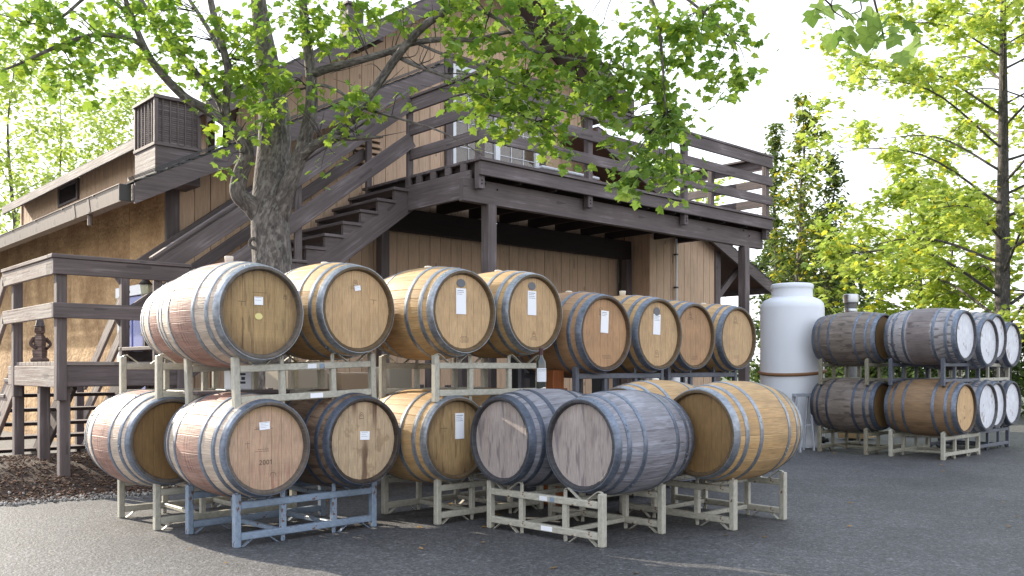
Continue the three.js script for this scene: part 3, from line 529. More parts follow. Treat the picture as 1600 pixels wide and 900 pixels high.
// heads: grain vertical over the whole disc, stains and print as they are
function canvasHead(draw) { const c = document.createElement('canvas'); c.width = c.height = 256; const x = c.getContext('2d'); x.fillStyle = '#000'; x.fillRect(0, 0, 256, 256); x.fillStyle = x.strokeStyle = '#fff'; draw(x); return x.getImageData(0, 0, 256, 256).data; }
const scribble = (x, cx, cy, w, h, rows, s) => { const r = rng(s); for (let i = 0; i < rows; i++) { let a = cx - w / 2 * (0.6 + 0.4 * r()); const e = cx + w / 2 * (0.6 + 0.4 * r()); while (a < e) { const l = 2 + 5 * r(); x.fillRect(a, cy + i * h, l, 1.6); a += l + 2; } } };
const crest = (x, cx, cy, s) => { x.lineWidth = 1.6; x.beginPath(); x.moveTo(cx - s, cy + s); x.lineTo(cx - s * 0.7, cy - s * 0.6); x.quadraticCurveTo(cx, cy - s * 1.4, cx + s * 0.7, cy - s * 0.6); x.lineTo(cx + s, cy + s); x.stroke(); x.fillRect(cx - s * 1.1, cy + s * 1.1, s * 2.2, 2); x.beginPath(); x.arc(cx, cy, s * 0.35, 0, 7); x.stroke(); };
function headTex(kind, seed, draw) {
  const ink = draw ? canvasHead(draw) : null, N = 512;
  return tex(N, N, (u, v) => {
    const g = fbm(v * 4, u * 44, 4, 44, seed), f = fbm(v * 12, u * 140, 12, 140, seed + 2, 2), b = fbm(u * 5, v * 5, 5, 5, seed + 4), r = Math.hypot(u - 0.5, v - 0.5) * 2;
    let c;
    if (kind === 'oak') c = mix3([200, 170, 130], [176, 142, 102], g);
    else if (kind === 'tan') c = mix3([184, 148, 110], [158, 120, 86], g);
    else if (kind === 'olive') { c = mix3([176, 148, 104], [148, 120, 80], g); c = mix3(c, [96, 74, 48], ss(0.62, 1.02, r + (b - 0.5) * 0.5) * 0.55 + ss(0.6, 0.75, fbm(v * 3, u * 26, 3, 26, seed + 7)) * 0.4); }
    else if (kind === 'pinkish') { c = mix3([196, 166, 138], [166, 134, 110], g); c = mix3(c, [140, 88, 76], ss(0.55, 0.8, fbm(v * 2, u * 30, 2, 30, seed + 7)) * ss(0.45, 0.05, v) * 0.6); c = mix3(c, [150, 124, 80], ss(0.8, 1.0, r) * ss(0.5, 1, v) * 0.5); }
    else if (kind === 'drip') { c = mix3([198, 176, 144], [166, 140, 110], g); const d1 = ss(0.06, 0.02, Math.abs(u - 0.52 + (b - 0.5) * 0.06)) * ss(0.62, 0.3, v), d2 = ss(0.05, 0.02, Math.abs(u - 0.68)) * ss(0.55, 0.95, v), d3 = ss(0.06, 0.01, Math.abs(u - 0.36)) * ss(0.75, 1, v); c = mix3(c, [82, 58, 42], cl(d1 + d2 + d3) * (0.45 + 0.5 * g)); c = mix3(c, [110, 90, 64], ss(0.6, 0.75, fbm(u * 8, v * 8, 8, 8, seed + 3)) * 0.35); }
    else if (kind === 'greypink') { c = mix3([180, 168, 160], [146, 134, 128], g); c = mix3(c, [104, 94, 96], ss(0.55, 0.75, fbm(v * 3, u * 22, 3, 22, seed + 7)) * 0.6); }
    else if (kind === 'white') { c = mix3([226, 226, 230], [206, 206, 210], g); c = mix3(c, [150, 140, 132], ss(0.66, 0.8, fbm(u * 6, v * 6, 6, 6, seed + 3)) * 0.7); }
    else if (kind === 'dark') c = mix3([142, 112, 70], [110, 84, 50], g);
    else if (kind === 'pale') { c = mix3([212, 178, 132], [186, 150, 106], g); c = mix3(c, [120, 84, 56], ss(0.68, 0.8, fbm(u * 7, v * 7, 7, 7, seed + 3)) * 0.6); }
    const k = 1.0 + 0.2 * (g - 0.5) + 0.22 * (f - 0.5) + 0.14 * (b - 0.5); c = c.map(x => x * k);
    if (ink) { const a = ink[4 * (Math.min(255, Math.floor((1 - v) * 256)) * 256 + Math.min(255, Math.floor(u * 256)))] / 255; c = mix3(c, [60, 44, 34], a * 0.65); }
    return c;
  });
}
const HW = {
  oliveA: headTex('olive', 201, x => { crest(x, 214, 74, 6); scribble(x, 128, 66, 60, 5, 1, 3); x.fillRect(52, 96, 26, 1.5); x.fillRect(64, 96, 1.5, 14); }),
  tanA: headTex('oak', 203, x => { crest(x, 120, 40, 9); scribble(x, 120, 54, 50, 5, 2, 5); x.fillRect(180, 92, 26, 1.5); x.fillRect(193, 92, 1.5, 16); }),
  oakA: headTex('oak', 205, x => { scribble(x, 134, 214, 46, 4, 6, 7); }), oakB: headTex('oak', 207, x => { crest(x, 130, 206, 8); scribble(x, 130, 220, 40, 4, 3, 9); }),
  tanB: headTex('tan', 209, x => { crest(x, 110, 44, 12); scribble(x, 140, 212, 60, 5, 3, 11); }), oakC: headTex('oak', 211, x => { crest(x, 120, 206, 12); }),
  tanC: headTex('tan', 213, x => { crest(x, 104, 34, 10); scribble(x, 104, 50, 46, 4, 2, 13); scribble(x, 136, 214, 50, 5, 4, 15); }), tanD: headTex('oak', 215, x => { crest(x, 116, 40, 11); scribble(x, 118, 56, 48, 4, 2, 17); scribble(x, 122, 210, 50, 5, 3, 19); }),
  wineA: headTex('pinkish', 217, x => { scribble(x, 112, 62, 62, 4, 2, 21); x.lineWidth = 1.5; x.beginPath(); x.moveTo(84, 70); x.lineTo(148, 68); x.stroke(); scribble(x, 116, 130, 60, 6, 2, 23); x.font = 'bold 20px monospace'; x.fillText('2001', 100, 178); x.beginPath(); x.arc(148, 214, 10, 3, 6.4); x.stroke(); x.fillRect(62, 104, 1.5, 22); x.fillRect(54, 110, 16, 1.5); }),
  drip: headTex('drip', 219, x => { crest(x, 120, 44, 9); }), dark: headTex('dark', 221), olive: headTex('olive', 223, x => { x.fillRect(60, 90, 30, 1.5); x.fillRect(76, 84, 1.5, 20); }),
  grey: headTex('greypink', 225), white: headTex('white', 227, x => { crest(x, 150, 200, 8); scribble(x, 140, 186, 30, 4, 2, 25); }), white2: headTex('white', 229), pale: headTex('pale', 231, x => { crest(x, 128, 120, 9); scribble(x, 128, 176, 40, 5, 3, 27); }),
};
const headMats = {}; for (const k in HW) headMats[k] = tones({ map: HW[k], bumpMap: woodBump, bumpScale: 0.0015, roughness: k.startsWith('white') ? 0.5 : 0.7 }, 3, k.startsWith('white') ? 0.02 : 0.07, 300);

const barrelCache = {};
function barrelGeo(Rb, Rh, L) {
  const key = [Rb, Rh, L].join(); if (barrelCache[key]) return barrelCache[key];
  const r0 = rng(77), N = 26, wid = Array.from({ length: N }, () => 0.7 + 0.6 * r0()), sum = wid.reduce((a, b) => a + b), staves = [];
  const prof = z => { const t = Math.abs(z) / (L / 2); return Rb - (Rb - Rh) * (0.86 * t * t + 0.14 * t * t * t * t); };
  let a = 0;
  for (let i = 0; i < N; i++) {
    const a0 = a, a1 = a + wid[i] / sum * Math.PI * 2; a = a1;
    const rows = [[-L / 2 + 0.05, Rh - 0.034], [-L / 2 + 0.004, Rh - 0.022], [-L / 2, Rh - 0.018], [-L / 2, Rh - 0.006], [-L / 2 + 0.003, Rh - 0.0005]];
    const n = 12; for (let k = 1; k < n; k++) { const z = -L / 2 + L * k / n; rows.push([z, prof(z)]); }
    rows.push(...rows.slice(0, 5).reverse().map(([z, r]) => [-z, r]));
    const e = 0.004 / Rb, cols = [[a0, -0.0022], [a0 + e, 0], [(a0 + a1) / 2, 0.0008 + 0.0012 * (r0() - 0.5)], [a1 - e, 0], [a1, -0.0022]], pos = [], uv = [], vo = r0(), idx = [];
    for (const [z, r] of rows) for (const [t, d] of cols) { pos.push(Math.sin(t) * (r + d), Math.cos(t) * (r + d), z); uv.push(r < Rh - 0.015 && Math.abs(z) > L / 2 - 0.06 ? 0.5 + Math.sign(z) * 0.4992 : z / L + 0.5, vo + (t - a0) * 0.35 / 0.55); }
    for (let j = 0; j < rows.length - 1; j++) for (let k = 0; k < 4; k++) { const p = j * 5 + k, q = p + 5; idx.push(p, p + 1, q, q, p + 1, q + 1); }
    let g = new THREE.BufferGeometry(); g.setAttribute('position', new THREE.Float32BufferAttribute(pos, 3)); g.setAttribute('uv', new THREE.Float32BufferAttribute(uv, 2)); g.setIndex(idx);
    staves.push(toCreasedNormals(g, 0.36));
  }
  const hoops = [];
  for (const [c, w] of [[0.031, 0.056], [0.120, 0.036], [0.262, 0.036]]) for (const s of [-1, 1]) {
    const zc = s * (L / 2 - c * L / 0.88), z0 = zc - w / 2, z1 = zc + w / 2, p = (z, o) => [Math.min(prof(z), prof(z)) + o, z];
    let g = lathe([p(z0, -0.002), p(z0, 0.0030), p(z0 + 0.002, 0.0042), p(zc, 0.0036), p(z1 - 0.002, 0.0042), p(z1, 0.0030), p(z1, -0.002)], 64); g.rotateX(Math.PI / 2);
    const bits = [toCreasedNormals(g, 0.6)], ang = 0.9 + c * 9 + (s > 0 ? 0.7 : 0);
    for (const o of [0, 0.11]) { const rv = new THREE.SphereGeometry(0.0065, 6, 4).toNonIndexed(), t = ang + o, q = prof(zc) + 0.003; rv.translate(Math.sin(t) * q, Math.cos(t) * q, -zc); bits.push(rv); }
    for (const q of bits) for (const nm of Object.keys(q.attributes)) if (!['position', 'normal', 'uv'].includes(nm)) q.deleteAttribute(nm);
    hoops.push(mergeGeometries(bits));
  }
  const rc = Rh - 0.029, xs = [-rc], heads = []; { const w = Array.from({ length: 7 }, () => 0.75 + 0.5 * r0()), t = w.reduce((p, q) => p + q); let x = -rc; for (const k of w) { x += 2 * rc * k / t; xs.push(x); } xs[7] = rc; }
  for (let i = 0; i < 7; i++) {
    const x0 = xs[i] + 0.0005, x1 = xs[i + 1] - 0.0005, sh = new THREE.Shape(), h = x => Math.sqrt(Math.max(1e-6, rc * rc - x * x)), m = 8;
    for (let k = 0; k <= m; k++) { const x = x0 + (x1 - x0) * k / m; k ? sh.lineTo(x, h(x)) : sh.moveTo(x, h(x)); }
    for (let k = m; k >= 0; k--) { const x = x0 + (x1 - x0) * k / m; sh.lineTo(x, -h(x)); }
    const g = new THREE.ExtrudeGeometry(sh, { depth: 0.016, bevelEnabled: true, bevelThickness: 0.0014, bevelSize: 0.0012, bevelOffset: -0.0012, bevelSegments: 1, curveSegments: 1 });
    const p = g.attributes.position, uv = g.attributes.uv; for (let k = 0; k < p.count; k++) uv.setXY(k, p.getX(k) / (2 * rc) + 0.5, p.getY(k) / (2 * rc) + 0.5);
    heads.push(g);
  }
  return barrelCache[key] = { staves, hoops, heads, L, Rb, Rh };
}
const paper = (seed, w, h, rows, title) => { const c = document.createElement('canvas'); c.width = w; c.height = h; const x = c.getContext('2d'); x.fillStyle = '#f1f1f4'; x.fillRect(0, 0, w, h); const r = rng(seed); x.fillStyle = '#555a66'; for (let i = 0; i < rows; i++) { let a = w * 0.12; const e = w * (0.5 + 0.4 * r()), y = h * 0.08 + i * (title ? 9 : h / (rows + 1)); while (a < e) { const l = 3 + 6 * r(); x.fillRect(a, y, l, i ? 2 : 3); a += l + 2; } } const t = new THREE.CanvasTexture(c); t.colorSpace = THREE.SRGBColorSpace; return std({ map: t, roughness: 0.7 }); };
const paperTall = [paper(1, 64, 128, 3, true), paper(2, 64, 128, 4, true)], paperWide = [paper(3, 96, 64, 3), paper(4, 96, 64, 4), paper(5, 64, 64, 2)];
const sticker = std({ color: new THREE.Color().setRGB(0.72, 0.62, 0.25), roughness: 0.6 }), medal = std({ color: new THREE.Color().setRGB(0.13, 0.135, 0.15), roughness: 0.5 });
const bungW = std({ color: new THREE.Color().setRGB(0.72, 0.66, 0.56), roughness: 0.6 });
const bungGeo = lathe([[0.001, 0], [0.026, 0], [0.030, 0.045], [0.027, 0.048], [0.001, 0.048]], 16), bungLow = lathe([[0.001, 0], [0.03, 0], [0.028, 0.014], [0.012, 0.018], [0.001, 0.018]], 16);
// origin under the bilge; front head towards local +Z
function barrel(label, group, pos, turn, { wood = 'oak', front = 'oakA', back = 'dark', hoop = 'dull', Rb = 0.355, Rh = 0.30, L = 0.88, roll = 0, bung = 'low', chime, notes = [] }) {
  const G = barrelGeo(Rb, Rh, L), t = thing('wine_barrel', label, 'barrel', V(pos.x, pos.y - Rb, pos.z), turn, group), c = V(0, Rb, 0);
  const sm = staveMats[wood];
  G.staves.forEach((g, i) => { part(t, 'stave', g, sm[(i * 5 + Math.floor(roll * 7)) % sm.length], c, { x: 0, y: 0, z: roll }); });
  G.hoops.forEach((g, i) => part(t, 'hoop', g, hoopMats[hoop], c, { x: 0, y: 0, z: roll * 1.7 }));
  for (const s of [1, -1]) { const mt = headMats[s > 0 ? front : back]; G.heads.forEach((g, i) => part(t, 'head_board', g, mt[(i * 2 + (s > 0 ? 0 : 1)) % mt.length], V(0, Rb, s * (L / 2 - 0.048)), { x: 0, y: s > 0 ? 0 : Math.PI, z: 0 })); }
  if (bung) part(t, 'bung', bung === 'high' ? bungGeo : bungLow, bungW, V(0, 2 * Rb - 0.004, 0));
  const fz = L / 2 - 0.0285;
  for (const [nm, x, y, w, h, m, rz = 0, ell = false] of notes) {
    const g = ell ? new THREE.CylinderGeometry(1, 1, 1, 28).rotateX(Math.PI / 2).scale(w / 2, h / 2, 0.003) : box(w, h, 0.002, 0);
    if (!ell) { const p = g.attributes.position, uv = g.attributes.uv; for (let k = 0; k < p.count; k++) uv.setXY(k, p.getX(k) / w + 0.5, p.getY(k) / h + 0.5); }
    part(t, nm, g, m, V(x, Rb + y, fz + 0.0012), { x: 0, y: 0, z: rz });
  }
  return t;
}

// ---------------------------------------------------------------- barrel racks
const rackPaint = (c, seed, rust) => tex(256, 128, (u, v) => { const a = fbm(u * 8, v * 8, 8, 8, seed), f = fbm(u * 30, v * 30, 30, 30, seed + 3, 3), k = 0.9 + 0.2 * (f - 0.5) + 0.15 * (a - 0.5); const r = ss(rust, rust + 0.1, a * 0.6 + f * 0.4); return mix3(c.map(x => x * k), [96, 62, 44], r); }, { rep: [1.7, 3] });
const rackMats = { cream: std({ map: rackPaint([192, 187, 170], 401, 0.70), roughness: 0.5 }), blue: std({ map: rackPaint([140, 156, 174], 403, 0.62), roughness: 0.5 }), grey: std({ map: rackPaint([112, 110, 108], 405, 0.68), roughness: 0.5 }), olive: std({ map: rackPaint([150, 144, 124], 407, 0.64), roughness: 0.5 }), slate: std({ map: rackPaint([98, 102, 112], 409, 0.68), roughness: 0.5 }) };
const strapGeo = (() => {                                                      // bent flat strap from an upright's top, over and down to the rail
  const c = new THREE.CatmullRomCurve3([V(0, -0.02, 0), V(0.002, 0.004, 0), V(0.03, 0.010, 0), V(0.075, -0.020, 0), V(0.135, -0.062, 0)], false, 'catmullrom', 0.3), n = 10, pos = [];
  const P = c.getPoints(n); const b = [];
  for (let i = 0; i < n; i++) { const p = P[i], q = P[i + 1], d = q.clone().sub(p), L = d.length(), g = new THREE.BoxGeometry(L + 0.004, 0.005, 0.028); g.rotateZ(Math.atan2(d.y, d.x)); g.translate((p.x + q.x) / 2, (p.y + q.y) / 2, 0); b.push(g); }
  return mergeGeometries(b);
})();
const strapMirror = strapGeo.clone().scale(-1, 1, 1); { const ix = strapMirror.index.array; for (let i = 0; i < ix.length; i += 3) { const k = ix[i]; ix[i] = ix[i + 1]; ix[i + 1] = k; } }
const strapFoot = strapGeo.clone().rotateX(Math.PI), strapFootM = strapMirror.clone().rotateX(Math.PI);
const rackCache = {};
function rack(label, group, pos, turn, paint, { w = 1.07, depth = 0.66, h = 0.343, roll = 0, sticks = false } = {}) {
  const t = thing('barrel_rack', label, 'barrel rack', pos, turn, group); t.rotation.z = roll; const m = rackMats[paint], s = 0.043;
  const G = (k, ...a) => rackCache[k + a.join()] ??= box(...a);
  for (const z of [0, -depth]) {
    const q = z === 0 ? 1 : -1;                                                  // rails run across the outer face of the inner uprights
    for (const x of [-w / 2, w / 2]) part(t, 'upright', G('u', s, h, 0.048, 0.005), m, V(x, h / 2, z));
    for (const x of [-0.2, 0.2]) { part(t, 'upright', G('v', s - 0.004, h - 0.14, 0.036, 0.004), m, V(x, h / 2 - 0.006, z - q * 0.002)); part(t, 'hook_stub', G('k', 0.028, 0.055, 0.012, 0.003), m, V(x, h - 0.0285, z)); part(t, 'foot_stub', G('k', 0.028, 0.055, 0.012, 0.003), m, V(x, 0.0275, z)); }
    for (const y of [h - 0.076, 0.066]) part(t, y > 0.1 ? 'top_rail' : 'bottom_rail', G('r', w - s - 0.001, 0.046, 0.044, 0.005), m, V(0, y, z));
    for (const [x, mir] of [[-w / 2, 0], [-0.2, 1], [0.2, 0], [w / 2, 1]]) { part(t, 'cradle_strap', mir ? strapMirror : strapGeo, m, V(x, h, z)); part(t, 'foot_strap', mir ? strapFootM : strapFoot, m, V(x, 0.004, z)); }
  }
  for (const x of [-0.2, 0.2]) for (const y of [0.066, h - 0.08]) part(t, 'cross_tube', G('c', 0.032, 0.032, depth - 0.046, 0.005), m, V(x, y, -depth / 2));
  if (sticks) { part(t, 'sticker', box(0.10, 0.032, 0.002, 0), paperWide[0], V(0.05, 0.066, 0.0232)); part(t, 'sticker', box(0.07, 0.030, 0.002, 0), M.white, V(0.02, h - 0.076, 0.0232)); part(t, 'sticker', box(0.04, 0.032, 0.002, 0), rackMats.blue, V(0.10, h - 0.076, 0.0232)); }
  return t;
}

const H1 = 0.632, H2 = 1.532, RB = 0.90, gA = 'barrels of the stack beside the stairs', gB = 'barrels of the middle stack', gC = 'barrels of the row under the deck', gG = 'barrels facing left in front', gD = 'barrels of the far stack on the right';
// left stack
rack('blue painted rack with rust, lowest at the front of the left stack', 'barrel racks', V(3.10, 0, -5.45), 0.05, 'blue');
rack('cream rack on the asphalt behind the blue one under the left stack', 'barrel racks', V(2.96, 0, -6.39), 0.0, 'cream', { depth: 0.72 });
rack('cream rack between the two layers at the front of the left stack', 'barrel racks', V(3.10, 0.895, -5.45), 0.05, 'cream', { roll: 0.035, sticks: true });
rack('cream rack between the layers at the back of the left stack', 'barrel racks', V(2.97, 0.895, -6.38), 0.0, 'cream', { depth: 0.72 });
const tiny = paperWide;
barrel('pink stained barrel with a number stamped under its tag, lower front of the left stack', gA, V(2.72, H1, -5.76), 0.05, { wood: 'wine', front: 'wineA', hoop: 'dull', roll: 0.3, bung: null, notes: [['tag', -0.02, 0.145, 0.075, 0.05, tiny[1], 0.06]] });
barrel('brown weathered barrel with dark drips down its head, on the blue rack', gA, V(3.44, H1 + 0.01, -5.74), 0.05, { wood: 'brown', front: 'drip', hoop: 'dark', roll: 1.3, bung: null, notes: [['tag', 0.01, 0.035, 0.08, 0.06, tiny[0], -0.05]] });
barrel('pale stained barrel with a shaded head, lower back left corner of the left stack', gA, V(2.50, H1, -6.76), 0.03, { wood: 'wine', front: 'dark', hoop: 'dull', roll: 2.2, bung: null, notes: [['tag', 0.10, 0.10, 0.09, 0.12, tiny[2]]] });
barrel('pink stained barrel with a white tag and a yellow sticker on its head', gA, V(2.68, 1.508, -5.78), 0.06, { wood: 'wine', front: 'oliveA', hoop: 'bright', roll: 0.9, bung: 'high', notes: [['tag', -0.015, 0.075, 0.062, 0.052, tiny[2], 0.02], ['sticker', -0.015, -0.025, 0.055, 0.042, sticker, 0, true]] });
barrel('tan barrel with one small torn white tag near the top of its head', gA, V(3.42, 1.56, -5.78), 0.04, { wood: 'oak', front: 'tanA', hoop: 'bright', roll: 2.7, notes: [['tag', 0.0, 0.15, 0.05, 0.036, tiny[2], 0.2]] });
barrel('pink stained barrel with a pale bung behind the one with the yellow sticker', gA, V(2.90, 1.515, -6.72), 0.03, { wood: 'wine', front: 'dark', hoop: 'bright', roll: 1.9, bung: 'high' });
// middle stack
rack('cream rack on the asphalt under the olive barrel of the middle stack', 'barrel racks', V(4.57, 0, -5.24), 0.02, 'cream');
rack('cream rack between the layers of the middle stack, next to the wine bottle', 'barrel racks', V(4.52, RB, -5.20), 0.02, 'cream', { sticks: false });
barrel('golden barrel whose head is half hidden behind the grey barrels, lower middle stack', gB, V(4.14, H1, -5.56), 0.02, { wood: 'oak', front: 'olive', hoop: 'bright', roll: 0.4, bung: null, notes: [['tag', 0.03, 0.09, 0.085, 0.19, paperTall[1]]] });
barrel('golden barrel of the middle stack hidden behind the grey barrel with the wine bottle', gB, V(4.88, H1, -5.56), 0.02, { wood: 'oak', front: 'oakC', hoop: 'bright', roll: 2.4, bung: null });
const note2 = (i) => [['tag', -0.02, 0.075, 0.095, 0.19, paperTall[i % 2]], ['medallion', -0.02, 0.208, 0.082, 0.062, medal, 0, true]];
barrel('golden barrel with a long white tag under a grey medallion, left of the middle stack', gB, V(4.17, 1.565, -5.52), 0.02, { wood: 'oak', front: 'oakA', hoop: 'bright', roll: 1.1, notes: note2(0) });
barrel('golden barrel with tag and medallion above the wine bottle', gB, V(4.87, 1.585, -5.50), 0.02, { wood: 'oak', front: 'oakB', hoop: 'bright', roll: 2.9, notes: note2(1) });
// row under the deck
const yC = 1.45, zC = -5.40, oC = { Rb: 0.365, Rh: 0.31 };
rack('dark rack carrying the first two barrels of the row under the deck', 'barrel racks', V(5.95, 0.815, -5.12), 0, 'slate', { w: 1.12 });
rack('dark rack carrying the last two barrels of the row under the deck', 'barrel racks', V(7.46, 0.815, -5.34), 0, 'slate', { w: 1.12 });
barrel('brown barrel with a tilted white tag, first of the row under the deck', gC, V(5.60, yC - 0.01, zC), 0, { ...oC, wood: 'oak2', front: 'tanB', hoop: 'dull', roll: 0.6, notes: [['tag', -0.0, 0.095, 0.095, 0.185, paperTall[0], -0.05]] });
barrel('golden barrel with tag and medallion in the row under the deck', gC, V(6.31, yC, zC), 0, { ...oC, wood: 'oak', front: 'oakC', hoop: 'dull', roll: 1.7, bung: 'high', notes: [['tag', -0.02, 0.085, 0.10, 0.18, paperTall[1], -0.04], ['medallion', -0.02, 0.20, 0.085, 0.075, medal, 0, true]] });
barrel('plain tan barrel with dark print, third of the row under the deck', gC, V(7.11, yC + 0.005, zC - 0.2), 0, { ...oC, wood: 'oak', front: 'tanC', hoop: 'dull', roll: 2.5 });
barrel('plain tan barrel at the right end of the deck row, nearest the white tank', gC, V(7.84, yC + 0.005, zC - 0.2), 0, { ...oC, wood: 'oak', front: 'tanD', hoop: 'dull', roll: 0.1 });
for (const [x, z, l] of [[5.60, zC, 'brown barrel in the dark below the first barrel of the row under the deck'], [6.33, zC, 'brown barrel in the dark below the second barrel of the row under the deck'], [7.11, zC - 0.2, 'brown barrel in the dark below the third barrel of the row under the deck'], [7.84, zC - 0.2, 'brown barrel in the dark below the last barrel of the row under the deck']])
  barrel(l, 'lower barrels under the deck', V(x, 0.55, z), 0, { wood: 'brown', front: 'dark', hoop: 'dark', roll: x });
for (const [x, z, l] of [[5.95, -5.12, 'low dark rack on the ground under the first half of the deck row'], [7.46, -5.34, 'low dark rack on the ground under the second half of the deck row']]) rack(l, 'barrel racks', V(x, 0, z), 0, 'slate', { h: 0.26 });
// the barrels in front, turned to face left
rack('cream rack with a white sticker under the two grey barrels', 'barrel racks', V(4.27, 0, -4.36), -Math.PI / 2 + 0.06, 'cream', { w: 1.02, sticks: true });
rack('cream rack at the right front corner under the bright new barrel', 'barrel racks', V(5.44, 0.0, -4.14), -Math.PI / 2, 'cream', { w: 1.02, h: 0.36 });
barrel('grey weathered barrel with a pinkish head, nearest of the barrels facing left', gG, V(4.73, H1 + 0.01, -4.06), -Math.PI / 2 + 0.03, { wood: 'grey', front: 'grey', hoop: 'dull', roll: 0.5, bung: null });
barrel('grey weathered barrel that carries the wine bottle', gG, V(4.62, H1 + 0.012, -4.73), -Math.PI / 2 + 0.03, { wood: 'grey', front: 'grey', hoop: 'dark', roll: 2.0, bung: 'low' });
barrel('new golden barrel with shining hoops at the right front corner', gG, V(5.66, 0.69, -3.78), -Math.PI / 2, { wood: 'oak', front: 'dark', hoop: 'bright', roll: 1.2, bung: null, Rb: 0.365, Rh: 0.305, L: 0.9 });
barrel('new golden barrel with a pale bung showing only its top behind the grey one', gG, V(5.66, 0.69, -4.50), -Math.PI / 2, { wood: 'oak', front: 'dark', hoop: 'bright', roll: 2.8, Rb: 0.365, Rh: 0.305, L: 0.9 });
// far stack at the right
const oD = { Rb: 0.365, Rh: 0.31, L: 0.92 };
const dB = [ // x, z (centre), layer, wood, front, hoop, label
  [11.75, -4.89, 0, 'oakd', 'pale', 'dull', 'brown barrel with a pale wooden head, lower front of the far stack'],
  [11.75, -4.89, 1, 'whitegrey', 'white', 'dull', 'whitish grey barrel with white head and dark belly, upper front of the far stack'],
  [11.72, -5.92, 0, 'drab', 'dark', 'dark', 'drab grey barrel at the lower left of the far stack beside the tank'],
  [11.76, -5.92, 1, 'drab', 'dark', 'dull', 'dark grey brown barrel at the upper left of the far stack beside the tank'],
  [12.47, -4.89, 0, 'whitegrey', 'white2', 'dull', 'white headed barrel right of the pale headed one, lower layer of the far stack'],
  [12.50, -4.89, 1, 'whitegrey', 'white', 'dull', 'white headed barrel set lower, right of the whitish grey one with the dark belly'],
  [13.25, -5.05, 0, 'whitegrey', 'white', 'dull', 'white headed barrel, third from the left in the lower layer of the far stack'],
  [13.27, -5.05, 1, 'whitegrey', 'white2', 'dull', 'white headed barrel standing highest, third in the upper layer of the far stack'],
  [14.0, -5.10, 0, 'whitegrey', 'white', 'dark', 'white headed barrel at the right end of the lower layer of the far stack'],
  [14.0, -5.10, 1, 'whitegrey', 'white2', 'dark', 'white headed barrel at the right end of the upper layer of the far stack'],
];
dB.forEach(([x, z, up, wood, front, hoop, label], i) => barrel(label, gD, V(x, (up ? 1.555 : 0.645) - ([5, 9].includes(i) ? 0.07 : 0) + (i === 7 ? 0.02 : 0), z), -0.02, { ...oD, wood, front, hoop, roll: i * 1.3, bung: null }));
for (const [x, y, z, p, l] of [
  [12.05, 0, -4.62, 'cream', 'pale rack on the ground at the front of the far stack'], [13.6, 0, -4.78, 'slate', 'grey blue rack on the ground at the right end of the far stack'],
  [12.05, 0.925, -4.62, 'slate', 'dark rack between the layers at the front of the far stack'], [13.6, 0.925, -4.78, 'cream', 'pale rack between the layers at the right end of the far stack'],
  [12.02, 0, -5.60, 'olive', 'drab rack on the ground at the back of the far stack beside the tank'], [12.05, 0.925, -5.60, 'olive', 'drab rack between the layers at the back of the far stack beside the tank'],
]) rack(l, 'barrel racks', V(x, y, z), 0, p, { w: 1.12 });

